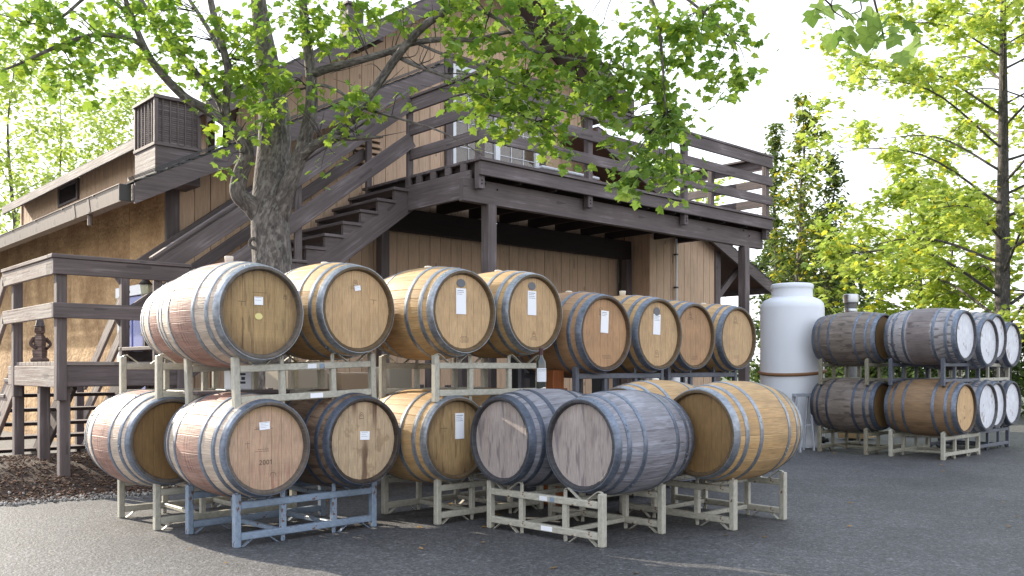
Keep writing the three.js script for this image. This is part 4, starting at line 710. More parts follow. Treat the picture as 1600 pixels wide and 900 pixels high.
// ---------------------------------------------------------------- small things between the stacks
{
  const W = thing('wine_bottle', 'dark wine bottle with a pale label standing on the grey barrel', 'bottle', V(4.62, H1 + 0.012 + 0.355, -4.74));
  const glass = new THREE.MeshPhysicalMaterial({ color: new THREE.Color().setRGB(0.012, 0.016, 0.014), roughness: 0.08, clearcoat: 1 });
  part(W, 'glass_body', lathe([[0.001, 0], [0.034, 0.001], [0.037, 0.006], [0.0375, 0.175], [0.034, 0.20], [0.022, 0.218], [0.0155, 0.232], [0.0145, 0.255]], 28), glass);
  part(W, 'capsule', lathe([[0.0150, 0.245], [0.0152, 0.285], [0.0165, 0.287], [0.0165, 0.299], [0.013, 0.301], [0.001, 0.301]], 24), std({ color: new THREE.Color().setRGB(0.05, 0.012, 0.014), roughness: 0.35 }));
  const lab = new THREE.CylinderGeometry(0.0382, 0.0382, 0.10, 24, 1, true, -1.9, 3.0); part(W, 'label', lab, (() => { const m = paperTall[0].clone(); m.side = THREE.DoubleSide; m.color.setRGB(0.75, 0.76, 0.76); return m; })(), V(0, 0.10, 0), { x: 0, y: 0.2, z: 0 });

  // white poly water tank with a rusty strap
  const T = thing('water_tank', 'tall white plastic water tank with domed shoulder and wide lid beside the deck', 'water tank', V(11.94, 0, -6.96));
  const poly = new THREE.MeshPhysicalMaterial({ color: new THREE.Color().setRGB(0.74, 0.76, 0.80), roughness: 0.42, transmission: 0.0, clearcoat: 0.15 });
  part(T, 'tank_body', lathe([[0.001, 0], [0.44, 0], [0.455, 0.02], [0.455, 0.70], [0.449, 0.715], [0.455, 0.73], [0.455, 1.40], [0.449, 1.415], [0.455, 1.43], [0.455, 2.02], [0.445, 2.09], [0.40, 2.145], [0.33, 2.175], [0.30, 2.185]], 56), poly);
  part(T, 'lid', lathe([[0.30, 2.183], [0.295, 2.19], [0.29, 2.31], [0.305, 2.318], [0.305, 2.365], [0.28, 2.385], [0.001, 2.395]], 48), poly);
  const strap = new THREE.TorusGeometry(0.468, 0.024, 8, 64); strap.rotateX(Math.PI / 2); part(T, 'strap', strap, std({ color: new THREE.Color().setRGB(0.22, 0.11, 0.05), roughness: 0.8 }), V(0, 1.10, 0), { x: 0.03, y: 0, z: 0.10 });
  part(T, 'outlet_valve', lathe([[0.001, 0], [0.05, 0], [0.05, 0.06], [0.03, 0.06], [0.03, 0.12], [0.001, 0.12]], 16), M.black, V(0, 0.12, 0.45), { x: Math.PI / 2, y: 0, z: 0 });

  const S = thing('sawhorse', 'pale metal sawhorse stand in front of the white tank', 'stand', V(11.4, 0, -6.42));
  const st = std({ color: new THREE.Color().setRGB(0.42, 0.44, 0.48), metalness: 0.4, roughness: 0.45 });
  bar(S, 'top_bar', V(11.05, 0.78, -6.42), V(11.50, 0.78, -6.42), 0.045, 0.05, st);
  for (const x of [11.09, 11.46]) for (const s of [-1, 1]) bar(S, 'leg', V(x, 0.77, -6.42 + s * 0.02), V(x, 0, -6.42 + s * 0.08), 0.03, 0.03, st, 0.004, V(1, 0, 0));
  for (const x of [11.09, 11.46]) bar(S, 'brace', V(x, 0.35, -6.36), V(x, 0.35, -6.48), 0.03, 0.02, st);

  // stainless tank behind the last barrel
  const D = thing('steel_tank', 'stainless steel tank with a broad rimmed lid behind the row under the deck', 'tank', V(8.25, 0, -6.45));
  const ss1 = std({ color: new THREE.Color().setRGB(0.55, 0.56, 0.58), metalness: 1, roughness: 0.32 });
  part(D, 'tank_body', lathe([[0.001, 0.0], [0.30, 0], [0.30, 1.84], [0.001, 1.84]], 44), ss1); part(D, 'lid', lathe([[0.31, 1.80], [0.325, 1.81], [0.325, 1.85], [0.30, 1.865], [0.28, 1.855], [0.12, 1.885], [0.001, 1.89]], 44), ss1);
  part(D, 'clamp', box(0.05, 0.10, 0.03), M.chrome, V(-0.30, 1.80, 0.13), { x: 0, y: 0.6, z: 0 });

  // black press with a long arm
  const P = thing('black_machine', 'black machine with a raised block and long arm behind the row under the deck', 'machine', V(6.9, 0, -6.9));
  blk(P, 'housing', 6.3, 6.75, 1.70, 1.98, -7.1, -6.7, M.black, 0.02); blk(P, 'arm', 6.75, 7.75, 1.72, 1.84, -7.0, -6.8, M.black, 0.015); blk(P, 'column', 6.35, 6.7, 0.10, 1.70, -7.05, -6.75, M.black, 0.02); blk(P, 'base_plate', 6.2, 7.8, 0, 0.10, -7.15, -6.65, M.black, 0.02); blk(P, 'support', 7.6, 7.74, 0.10, 1.72, -6.98, -6.82, M.black, 0.015);
  blk(P, 'lamp_strip', 6.31, 6.6, 1.90, 1.93, -6.70, -6.692, M.metalDark, 0.001);

  const C = thing('coiled_hose', 'coiled pale hose lying on a dark bench behind the golden barrels', 'hose', V(5.9, 1.72, -6.75));
  for (let i = 0; i < 4; i++) { const g = new THREE.TorusGeometry(0.17 - i * 0.012, 0.018, 8, 36); g.rotateX(Math.PI / 2); part(C, 'hose_loop', g, M.chrome, V(i * 0.015, 0.02 + i * 0.032, 0), { x: 0.1 * i, y: 0, z: 0.08 * (i % 2) }); }
  part(C, 'coupling', new THREE.CylinderGeometry(0.025, 0.025, 0.12, 14), M.chrome, V(0.22, 0.03, 0.05), { x: 0, y: 0, z: 1.57 });
  const Bn = thing('work_bench', 'dark work bench under the deck behind the barrels', 'bench', V(5.7, 0, -6.8));
  blk(Bn, 'bench_top', 5.3, 6.2, 1.67, 1.72, -7.1, -6.5, M.brown[3]); for (const [x, z] of [[5.35, -7.05], [6.15, -7.05], [5.35, -6.55], [6.15, -6.55]]) blk(Bn, 'leg', x - 0.04, x + 0.04, 0, 1.67, z - 0.04, z + 0.04, M.brown[3]);

  const O = thing('timber_block', 'orange brown upright timber block between the middle stack and the deck row', 'timber', V(5.36, 0, -5.35));
  const ob = std({ map: timber([170, 100, 50], [130, 72, 36], 0.4, 81), roughness: 0.8 }); blk(O, 'timber_body', 5.29, 5.42, 0, 1.13, -5.42, -5.28, ob, 0.006); blk(O, 'end_cleat', 5.28, 5.43, 0.9, 0.98, -5.276, -5.25, ob);

  // white box with a dark bracket mark, seen through the rack
  const X = thing('white_box', 'small white box with a dark bracket mark seen through the rack of the left stack', 'box', V(2.92, 0.99, -6.15));
  const mk = document.createElement('canvas'); mk.width = mk.height = 64; const cx = mk.getContext('2d'); cx.fillStyle = '#e6e8ee'; cx.fillRect(0, 0, 64, 64); cx.strokeStyle = '#31343c'; cx.lineWidth = 7; cx.beginPath(); cx.moveTo(46, 18); cx.lineTo(22, 18); cx.quadraticCurveTo(16, 18, 16, 24); cx.lineTo(16, 40); cx.quadraticCurveTo(16, 46, 22, 46); cx.lineTo(46, 46); cx.stroke(); cx.fillStyle = '#31343c'; cx.fillRect(30, 27, 14, 10);
  const mt = new THREE.CanvasTexture(mk); mt.colorSpace = THREE.SRGBColorSpace;
  part(X, 'box_body', box(0.16, 0.17, 0.12, 0.008), M.white, V(0, 0.085, 0)); const face = new THREE.PlaneGeometry(0.13, 0.14); part(X, 'printed_face', face, std({ map: mt, roughness: 0.5 }), V(0, 0.085, 0.0615)); blk(X, 'shelf', 2.55, 3.3, 0.965, 0.988, -6.25, -6.0, M.brown[3]);

  // things stored under the deck, seen through the racks
  const card = std({ color: new THREE.Color().setRGB(0.36, 0.26, 0.17), roughness: 0.9 }), card2 = std({ color: new THREE.Color().setRGB(0.42, 0.36, 0.28), roughness: 0.9 });
  for (const [x, y, z, w, h, d, m, l] of [[4.0, 0.80, -7.25, 0.42, 0.34, 0.36, card2, 'pale cardboard box on the shelf seen through the middle of the left rack'], [4.6, 0.80, -7.3, 0.36, 0.30, 0.34, card, 'brown cardboard box on the shelf behind the wide gap in the racks'], [5.05, 0.80, -7.3, 0.30, 0.36, 0.3, card2, 'tall pale cardboard box on the shelf, right one']]) {
    const b = thing('cardboard_box', l, 'cardboard box', V(x, y, z), rr(-0.2, 0.2)); part(b, 'carton', box(w, h, d, 0.006), m, V(0, h / 2, 0)); part(b, 'tape', box(w * 0.16, 0.002, d + 0.004, 0), M.white, V(0, h + 0.001, 0)); part(b, 'flap', box(w, 0.006, d * 0.48, 0.001), m, V(0, h + 0.004, d * 0.25), { x: 0.05, y: 0, z: 0 });
  }
  const sh = thing('storage_shelf', 'dark storage shelf under the deck loaded with boxes', 'shelf', V(4.5, 0, -7.3));
  for (const y of [0.42, 0.78]) blk(sh, 'shelf_board', 3.6, 5.6, y, y + 0.02, -7.55, -7.0, M.brown[3]); for (const x of [3.63, 5.57]) for (const z of [-7.5, -7.05]) blk(sh, 'upright', x - 0.025, x + 0.025, 0, 0.98, z - 0.025, z + 0.025, M.brown[3]);
  const bt = thing('crate_of_bottles', 'crate of dark bottles on the shelf seen through the left rack', 'crate', V(3.72, 0.44, -7.25));
  for (const [sx, sz, w, d] of [[0, 0.17, 0.46, 0.015], [0, -0.17, 0.46, 0.015], [0.225, 0, 0.015, 0.32], [-0.225, 0, 0.015, 0.32]]) part(bt, 'crate_side', box(w, 0.14, d), card, V(sx, 0.07, sz)); for (let i = 0; i < 6; i++) for (let j = 0; j < 3; j++) part(bt, 'bottle', lathe([[0.001, 0], [0.035, 0], [0.036, 0.19], [0.015, 0.24], [0.015, 0.30], [0.001, 0.30]], 10), glass, V(-0.185 + i * 0.074, 0.01, -0.1 + j * 0.1));

  // carved ornament on the long wall and crates and pipe behind the far stack
  const F = thing('carved_figure', 'small dark carved figure standing on the landing', 'figurine', V(2.66, 1.21, -10.2));
  const cv = std({ map: timber([92, 70, 62], [150, 130, 120], 0.4, 91), roughness: 0.7 });
  part(F, 'figure_body', lathe([[0.001, 0], [0.085, 0], [0.088, 0.03], [0.065, 0.05], [0.07, 0.12], [0.055, 0.17], [0.062, 0.23], [0.05, 0.27], [0.035, 0.29]], 14), cv); part(F, 'figure_head', lathe([[0.03, 0.285], [0.052, 0.315], [0.048, 0.36], [0.03, 0.385], [0.001, 0.39]], 14), cv); part(F, 'hat', lathe([[0.055, 0.372], [0.042, 0.39], [0.034, 0.44], [0.001, 0.45]], 14), M.brown[3]);
  for (const s of [-1, 1]) part(F, 'figure_arm', taper([V(s * 0.055, 0.25, 0), V(s * 0.092, 0.19, 0.02), V(s * 0.05, 0.14, 0.06)], [0.020, 0.018, 0.015], 8, 5), cv);
  const cr = (x, y, z, l) => { const c = thing('wooden_crate', l, 'crate', V(x, y, z), 0.1, 'pale crates behind the far stack'), m = std({ map: timber([206, 176, 130], [180, 146, 100], 0.3, 95), roughness: 0.85 }); for (let i = 0; i < 3; i++) for (const s of [-1, 1]) part(c, 'slat', box(0.5, 0.09, 0.015), m, V(0, 0.06 + i * 0.11, s * 0.2)); for (let i = 0; i < 3; i++) for (const s of [-1, 1]) part(c, 'end_slat', box(0.015, 0.09, 0.38), m, V(s * 0.243, 0.06 + i * 0.11, 0)); part(c, 'crate_floor', box(0.47, 0.015, 0.37), m, V(0, 0.02, 0)); };
  cr(13.8, 0.02, -6.9, 'pale wooden crate on the ground behind the drab barrels by the tank'); cr(15.2, 0.02, -6.6, 'pale wooden crate on the ground behind the far stack, right one');
  const vp = thing('vent_pipe', 'short grey metal vent pipe rising behind the upper drab barrel', 'pipe', V(14.6, 0, -7.4)); part(vp, 'pipe', new THREE.CylinderGeometry(0.10, 0.10, 2.3, 24), rackMats.grey, V(0, 1.15, 0)); part(vp, 'pipe_cap', lathe([[0.115, 2.26], [0.125, 2.27], [0.125, 2.40], [0.115, 2.41], [0.001, 2.41]], 24), ss1); part(vp, 'pipe_band', lathe([[0.103, 2.1], [0.108, 2.11], [0.108, 2.15], [0.103, 2.16]], 24), ss1);
}

// ---------------------------------------------------------------- trees
const barkT = tex(512, 256, (u, v) => { const a = fbm(u * 10, v * 14, 10, 14, 3), c = fbm(u * 40, v * 60, 40, 60, 6, 3), l = ss(0.6, 0.72, fbm(u * 20, v * 26, 20, 26, 9, 3)), k = 96 + 60 * (a - 0.5) + 70 * (c - 0.5); return mix3([k * 1.0, k * 0.96, k * 0.94], [150, 150, 146], l * 0.5); }, { rep: [0.9, 1.4] });
const barkB = tex(512, 256, (u, v) => grey(255 * (0.5 * fbm(u * 10, v * 20, 10, 20, 3) + 0.5 * fbm(u * 40, v * 60, 40, 60, 6, 3))), { srgb: false, rep: [0.9, 1.4] });
M.bark = std({ map: barkT, color: new THREE.Color().setRGB(1.0, 0.95, 0.9), bumpMap: barkB, bumpScale: 0.012, roughness: 0.95 });
M.barkDark = std({ map: barkT, roughness: 0.95, color: new THREE.Color().setRGB(0.5, 0.47, 0.46) });
M.barkPale = std({ map: barkT, roughness: 0.95, color: new THREE.Color().setRGB(0.9, 0.88, 0.86) });
M.twig = std({ color: new THREE.Color().setRGB(0.055, 0.045, 0.04), roughness: 0.9 });
const leafMat = (r, g, b, t = 0.5) => new THREE.MeshPhysicalMaterial({ color: new THREE.Color().setRGB(r, g, b), transmission: t, thickness: 0, roughness: 0.85, side: THREE.DoubleSide, specularIntensity: 0.3 });
function leafGeo(lobes) {                                                      // stalk at the origin, blade along +Y, a little folded and curled
  const out = lobes === 5 ? [[0, 0], [0.22, -0.06], [0.46, 0.10], [0.33, 0.28], [0.56, 0.52], [0.30, 0.56], [0.22, 0.72], [0, 1.0]] : [[0, 0], [0.26, 0.25], [0.30, 0.5], [0.14, 0.8], [0, 1]];
  const z = ([x, y]) => -0.28 * x * x * 2 + 0.12 * Math.abs(x) - 0.14 * y * y, pos = [];
  const mid = [[0, 0.35]];
  for (const s of [1, -1]) for (let i = 0; i < out.length - 1; i++) { const a = out[i], b = out[i + 1], m = mid[0]; const p = [[a[0] * s, a[1]], [b[0] * s, b[1]], [0, m[1]]]; if (i === out.length - 2 || true) for (const q of s > 0 ? p : [p[1], p[0], p[2]]) pos.push(q[0], q[1], z(q)); }
  const g = new THREE.BufferGeometry(); g.setAttribute('position', new THREE.Float32BufferAttribute(pos, 3)); g.computeVertexNormals(); return g;
}
const maple = leafGeo(5), oval = leafGeo(3);
const UP = V(0, 1, 0);
function leafMatrix(r, p, size, droop = 0.6) {
  const a = r() * Math.PI * 2, tip = V(Math.cos(a), -droop + (r() - 0.5) * 1.1, Math.sin(a)).normalize();
  const n = V((r() - 0.5) * 1.2, 1, (r() - 0.5) * 1.2); n.sub(tip.clone().multiplyScalar(n.dot(tip))).normalize();
  const x = tip.clone().cross(n).normalize(), s = size * (0.6 + 0.7 * r());
  return new THREE.Matrix4().makeBasis(x.multiplyScalar(s), tip.multiplyScalar(s), n.multiplyScalar(s)).setPosition(p);
}
function crown(parent, name, list, geo, mat, r, size, colour, base, droop) {
  const o = new THREE.InstancedMesh(geo, mat, list.length); o.name = name; o.userData.kind = 'stuff';
  list.forEach((p, i) => { o.setMatrixAt(i, leafMatrix(r, p.clone().sub(base), size, droop)); o.setColorAt(i, colour(r, p)); });
  parent.add(o); return o;
}
const cleanMerge = (gs) => { const g = mergeGeometries(gs.map(g => { g = g.index ? g.toNonIndexed() : g; for (const k of Object.keys(g.attributes)) if (!['position', 'normal', 'uv'].includes(k)) g.deleteAttribute(k); return g; })); return g; };
function tint(lo, hi, odd) { return (r) => { const t = r(), c = new THREE.Color().setRGB(lo[0] + (hi[0] - lo[0]) * t, lo[1] + (hi[1] - lo[1]) * t, lo[2] + (hi[2] - lo[2]) * t); if (odd && r() < odd[3]) c.setRGB(odd[0], odd[1], odd[2]); return c; }; }

// the maple in front of the stairs: limbs surveyed one by one, twigs and leaves grown from them
{
  const r = rng(991), base = V(3.96, 0, -7.62);
  const T = thing('maple_tree', 'large maple with a stout grey trunk and spreading leafy limbs in front of the stairs', 'tree', base);
  const S = (list) => list.map(([u, v, d]) => sight(u, v, d).sub(base));
  const limbs = [];
  const limb = (name, list, radii, sides = 10, steps = 8, bumpy = 0.05) => { const pts = S(list); limbs.push(pts); part(T, name, taper(pts, radii, sides, steps, bumpy, limbs.length), M.bark); };
  const trunkPts = [V(0, -0.05, 0), V(0.01, 0.3, 0.01), ...S([[427, 600, 8.3], [427, 480, 8.3], [425, 400, 8.3], [422, 345, 8.3], [424, 290, 8.32], [428, 235, 8.35], [428, 180, 8.4], [420, 110, 8.45], [410, 50, 8.5], [402, -10, 8.5], [392, -140, 8.5]])];
  part(T, 'trunk', taper(trunkPts, [0.27, 0.215, 0.20, 0.19, 0.184, 0.176, 0.158, 0.152, 0.14, 0.11, 0.085, 0.07, 0.03], 20, 10, 0.05, 3), M.bark);
  limbs.push(trunkPts.slice(8));
  limb('limb', [[418, 352, 8.3], [393, 322, 8.2], [373, 302, 8.12], [376, 272, 8.08], [386, 240, 8.0], [373, 210, 7.95], [350, 188, 7.9]], [0.10, 0.085, 0.075, 0.068, 0.062, 0.055, 0.048], 12);
  limb('limb', [[352, 190, 7.9], [316, 168, 7.85], [289, 152, 7.8], [255, 118, 7.7], [233, 89, 7.65], [212, 42, 7.6], [190, -20, 7.5], [170, -110, 7.4]], [0.044, 0.04, 0.037, 0.034, 0.031, 0.024, 0.018, 0.008]);
  limb('limb', [[226, 74, 7.64], [206, 62, 7.5], [180, 56, 7.4], [140, 56, 7.3], [80, 77, 7.1], [20, 104, 7.0], [-50, 128, 6.9]], [0.024, 0.022, 0.020, 0.018, 0.015, 0.010, 0.006]);
  limb('limb', [[354, 186, 7.9], [341, 156, 7.95], [299, 107, 8.05], [261, 56, 8.1], [222, 4, 8.15], [205, -50, 8.2], [180, -150, 8.2]], [0.042, 0.036, 0.034, 0.030, 0.026, 0.02, 0.008]);
  limb('limb', [[356, 188, 7.9], [352, 163, 7.85], [357, 117, 7.8], [347, 70, 7.75], [331, 10, 7.7], [322, -50, 7.7], [318, -150, 7.7]], [0.042, 0.037, 0.035, 0.031, 0.028, 0.02, 0.008]);
  limb('branch', [[345, 80, 7.75], [325, 45, 7.9], [308, 18, 8.0], [292, -10, 8.1], [285, -80, 8.2]], [0.022, 0.02, 0.018, 0.015, 0.008]);
  limb('limb', [[436, 345, 8.3], [447, 300, 8.2], [462, 262, 8.15], [476, 220, 8.1], [486, 170, 8.05], [486, 120, 8.0], [479, 60, 8.0], [473, 0, 8.0], [468, -90, 8.0]], [0.09, 0.078, 0.072, 0.066, 0.058, 0.05, 0.044, 0.036, 0.012], 12);
  limb('limb', [[470, 246, 8.13], [490, 228, 8.0], [520, 212, 7.9], [552, 180, 7.8], [590, 132, 7.7], [624, 84, 7.6], [661, 42, 7.5], [704, 13, 7.4], [760, -20, 7.3]], [0.05, 0.044, 0.040, 0.038, 0.037, 0.036, 0.034, 0.030, 0.012]);
  limb('branch', [[486, 228, 8.0], [520, 217, 7.85], [558, 216, 7.75], [598, 214, 7.7]], [0.030, 0.028, 0.022, 0.010]);
  limb('limb', [[487, 116, 8.0], [510, 108, 7.9], [549, 98, 7.8], [605, 82, 7.7], [643, 68, 7.6], [689, 62, 7.5], [742, 62, 7.4], [800, 50, 7.3], [870, 60, 7.2]], [0.040, 0.036, 0.032, 0.028, 0.026, 0.023, 0.020, 0.014, 0.007]);
  limb('branch', [[610, 82, 7.7], [640, 98, 7.6], [680, 113, 7.5], [717, 128, 7.4], [742, 143, 7.35], [790, 165, 7.3], [850, 200, 7.2]], [0.020, 0.019, 0.017, 0.015, 0.013, 0.010, 0.005]);
  limb('branch', [[478, 138, 8.05], [500, 133, 7.9], [528, 142, 7.8], [560, 165, 7.7], [591, 176, 7.6], [633, 188, 7.5], [689, 206, 7.4], [757, 244, 7.3]], [0.016, 0.015, 0.014, 0.013, 0.012, 0.010, 0.008, 0.004]);
  limb('branch', [[648, 66, 7.6], [690, 84, 7.5], [750, 102, 7.4], [800, 130, 7.3], [870, 150, 7.2]], [0.013, 0.012, 0.010, 0.008, 0.004]);
  limb('branch', [[745, 14, 7.4], [785, 34, 7.3], [812, 60, 7.2], [830, 78, 7.15], [900, 94, 7.1], [960, 104, 7.0], [1020, 130, 6.95], [1050, 190, 6.9]], [0.018, 0.017, 0.016, 0.014, 0.013, 0.011, 0.009, 0.005]);
  limb('branch', [[740, -20, 7.3], [850, -40, 7.1], [950, -30, 7.0], [1012, -8, 6.9], [1030, 50, 6.85], [1036, 110, 6.8], [1040, 170, 6.8]], [0.026, 0.024, 0.020, 0.016, 0.013, 0.010, 0.005]);
  limb('branch', [[950, -30, 7.0], [1040, -20, 6.8], [1100, 20, 6.7], [1150, 70, 6.65]], [0.016, 0.014, 0.010, 0.005]);
  limb('branch', [[200, 20, 7.55], [150, -10, 7.4], [90, 30, 7.3], [30, 40, 7.2]], [0.018, 0.015, 0.011, 0.005]);
  const knot = new THREE.TorusGeometry(0.045, 0.016, 8, 18); const kp = sight(405, 383, 8.3).sub(base); part(T, 'knot', knot, M.bark, kp.add(V(-0.09, 0, 0.09)), { x: 0, y: -0.7, z: 0 });

  // leaf masses: bearing, spread and distance of each, and how many leaves
  const C = [
    [20, 30, 60, 50, 7.2, 260], [80, 40, 60, 45, 7.2, 280], [150, 30, 60, 45, 7.3, 280], [40, 100, 55, 40, 7.0, 170], [110, 110, 50, 30, 7.2, 120], [210, 30, 45, 45, 7.6, 220], [125, 130, 18, 18, 7.2, 50], [150, 85, 45, 28, 7.3, 140],
    [270, 20, 55, 40, 7.9, 260], [250, 85, 35, 35, 7.8, 130], [310, 75, 45, 50, 7.8, 190], [300, 118, 32, 24, 7.9, 70], [318, 140, 25, 16, 7.9, 30], [370, 100, 45, 45, 7.7, 260], [345, 40, 40, 40, 7.7, 180],
    [415, 90, 40, 50, 7.9, 300], [440, 145, 42, 26, 7.8, 190], [395, 150, 30, 22, 7.8, 90], [415, 182, 22, 18, 7.8, 50], [355, 215, 14, 20, 7.7, 34], [365, 245, 13, 14, 7.7, 30], [343, 190, 15, 15, 7.7, 34], [378, 190, 15, 20, 7.8, 34],
    [440, 25, 50, 35, 7.9, 230], [500, 20, 50, 30, 7.8, 220], [495, 65, 26, 22, 7.8, 50], [515, 85, 22, 12, 7.8, 24], [560, 20, 40, 25, 7.7, 130], [620, 20, 50, 22, 7.6, 150], [490, 140, 30, 12, 7.9, 40],
    [572, 168, 34, 22, 7.55, 150], [560, 180, 22, 12, 7.6, 40], [618, 152, 16, 9, 7.5, 20], [525, 215, 10, 9, 7.7, 14], [500, 255, 12, 10, 7.7, 14], [532, 218, 9, 7, 7.6, 10],
    [700, 20, 50, 30, 7.4, 210], [760, 30, 50, 40, 7.3, 280], [760, 90, 50, 35, 7.3, 260], [720, 150, 30, 16, 7.3, 60], [770, 150, 45, 32, 7.25, 260], [830, 110, 50, 45, 7.2, 360], [830, 30, 50, 40, 7.2, 280], [830, 175, 45, 26, 7.2, 220], [780, 185, 30, 16, 7.25, 90], [870, 190, 28, 22, 7.15, 110], [860, 225, 18, 20, 7.15, 55], [885, 232, 14, 18, 7.1, 36],
    [900, 120, 45, 40, 7.1, 280], [900, 55, 40, 35, 7.1, 170], [960, 90, 45, 35, 7.0, 240], [960, 150, 38, 25, 7.0, 150], [935, 30, 30, 25, 7.0, 60], [990, 30, 22, 22, 6.95, 40],
    [1040, 40, 38, 45, 6.85, 240], [1095, 35, 45, 45, 6.75, 300], [1150, 70, 32, 36, 6.65, 150], [1130, 120, 24, 26, 6.65, 90], [1180, 95, 14, 10, 6.65, 18], [1050, 110, 35, 35, 6.85, 190], [1020, 165, 40, 30, 6.9, 190], [1050, 190, 38, 28, 6.9, 190], [975, 205, 20, 20, 6.95, 50], [1000, 240, 28, 26, 6.9, 130], [1050, 245, 32, 28, 6.9, 160], [975, 270, 26, 20, 6.9, 100], [1000, 285, 14, 12, 6.9, 30], [1065, 275, 20, 18, 6.9, 70], [970, 125, 30, 26, 6.95, 100],
    // above the picture
    [80, -70, 130, 55, 7.3, 600], [260, -70, 120, 55, 7.7, 700], [440, -90, 130, 70, 8.0, 800], [620, -70, 120, 55, 7.6, 600], [800, -70, 120, 60, 7.3, 600], [980, -70, 100, 50, 7.0, 400], [300, -220, 220, 80, 8.0, 900], [600, -220, 220, 80, 7.8, 900], 
  ];
  const leaves = [], twigs = [], near = [];
  for (const [u, v, ru, rv, d, n0] of C) {
    const n = Math.round(n0 * (v < -60 ? 0.45 : u < 480 ? 0.48 : 0.55));
    const c = sight(u, v, d).sub(base), k = d / 1400, right = V(RX, 0, RZ), fwd = V(FX, 0, FZ), depth = Math.min(0.75, 0.9 * ru * k + 0.12);
    // nearest point on a limb
    let best = null, bd = 1e9; for (const L of limbs) for (let i = 0; i < L.length - 1; i++) for (let t = 0; t < 1; t += 0.25) { const p = L[i].clone().lerp(L[i + 1], t), q = p.distanceTo(c); if (q < bd) { bd = q; best = p; } }
    const inside = v > -60, m = Math.max(2, Math.round(n / 13));
    for (let i = 0; i < m; i++) {
      const a = r() * 6.283, b = Math.sqrt(r()) * 1.05, e = c.clone().addScaledVector(right, Math.cos(a) * b * ru * k).addScaledVector(UP, Math.sin(a) * b * rv * k).addScaledVector(fwd, (r() - 0.5) * 2 * depth);
      if (inside && i % 2 === 0) { const s = best.clone().lerp(c, 0.55 * r()), mid = s.clone().lerp(e, 0.5).add(V(0, 0.05, 0)); twigs.push(taper([i % 4 ? s : best, mid, e], [0.006, 0.004, 0.0018], 4, 4, 0, i)); }
      const q = Math.round(n / m), sp = 0.09 + 0.05 * r();
      for (let j = 0; j < q; j++) { const g = () => (r() + r() + r() - 1.5) * 1.25; leaves.push(e.clone().add(V(g() * sp, g() * sp * 0.8 - 0.03, g() * sp))); }
    }
  }
  // bare winter twigs near the fork above the stairs
  for (let i = 0; i < 46; i++) { const L = limbs[8 + (i % 4)], t = r(), k = Math.min(L.length - 2, Math.floor(t * (L.length - 1))), s = L[k].clone().lerp(L[k + 1], r()); const dir = V(r() - 0.5, r() * 0.9 - 0.15, r() - 0.5).normalize(), e = s.clone().addScaledVector(dir, 0.15 + 0.35 * r()), mid = s.clone().lerp(e, 0.5).add(V((r() - 0.5) * 0.1, (r() - 0.5) * 0.1, (r() - 0.5) * 0.1)); twigs.push(taper([s, mid, e], [0.006, 0.0035, 0.0015], 4, 3, 0, i)); }
  const tw = part(T, 'twigs', cleanMerge(twigs), M.twig); tw.userData.kind = 'stuff';
  const lm = leafMat(0.23, 0.37, 0.065, 0.55), col = tint([0.62, 0.72, 0.6], [1.5, 1.25, 1.0], [1.7, 1.35, 0.7, 0.05]);
  // the nearest leaves one by one, the rest of the crown as one part
  const order = leaves.map((p, i) => [p.clone().add(base).length() + (p.y + base.y > 5.4 ? 9 : 0), i]).sort((a, b) => a[0] - b[0]), single = new Set(order.slice(0, 300).map(o => o[1]));
  const lms = [lm, leafMat(0.19, 0.31, 0.055), leafMat(0.30, 0.42, 0.08), leafMat(0.15, 0.25, 0.05)];
  for (const i of single) { const m = new THREE.Mesh(maple, lms[i % 4]); m.name = 'leaf'; m.applyMatrix4(leafMatrix(r, leaves[i], 0.074)); T.add(m); }
  crown(T, 'crown', leaves.filter((_, i) => !single.has(i)), maple, lm, r, 0.074, col, V(0, 0, 0));
}
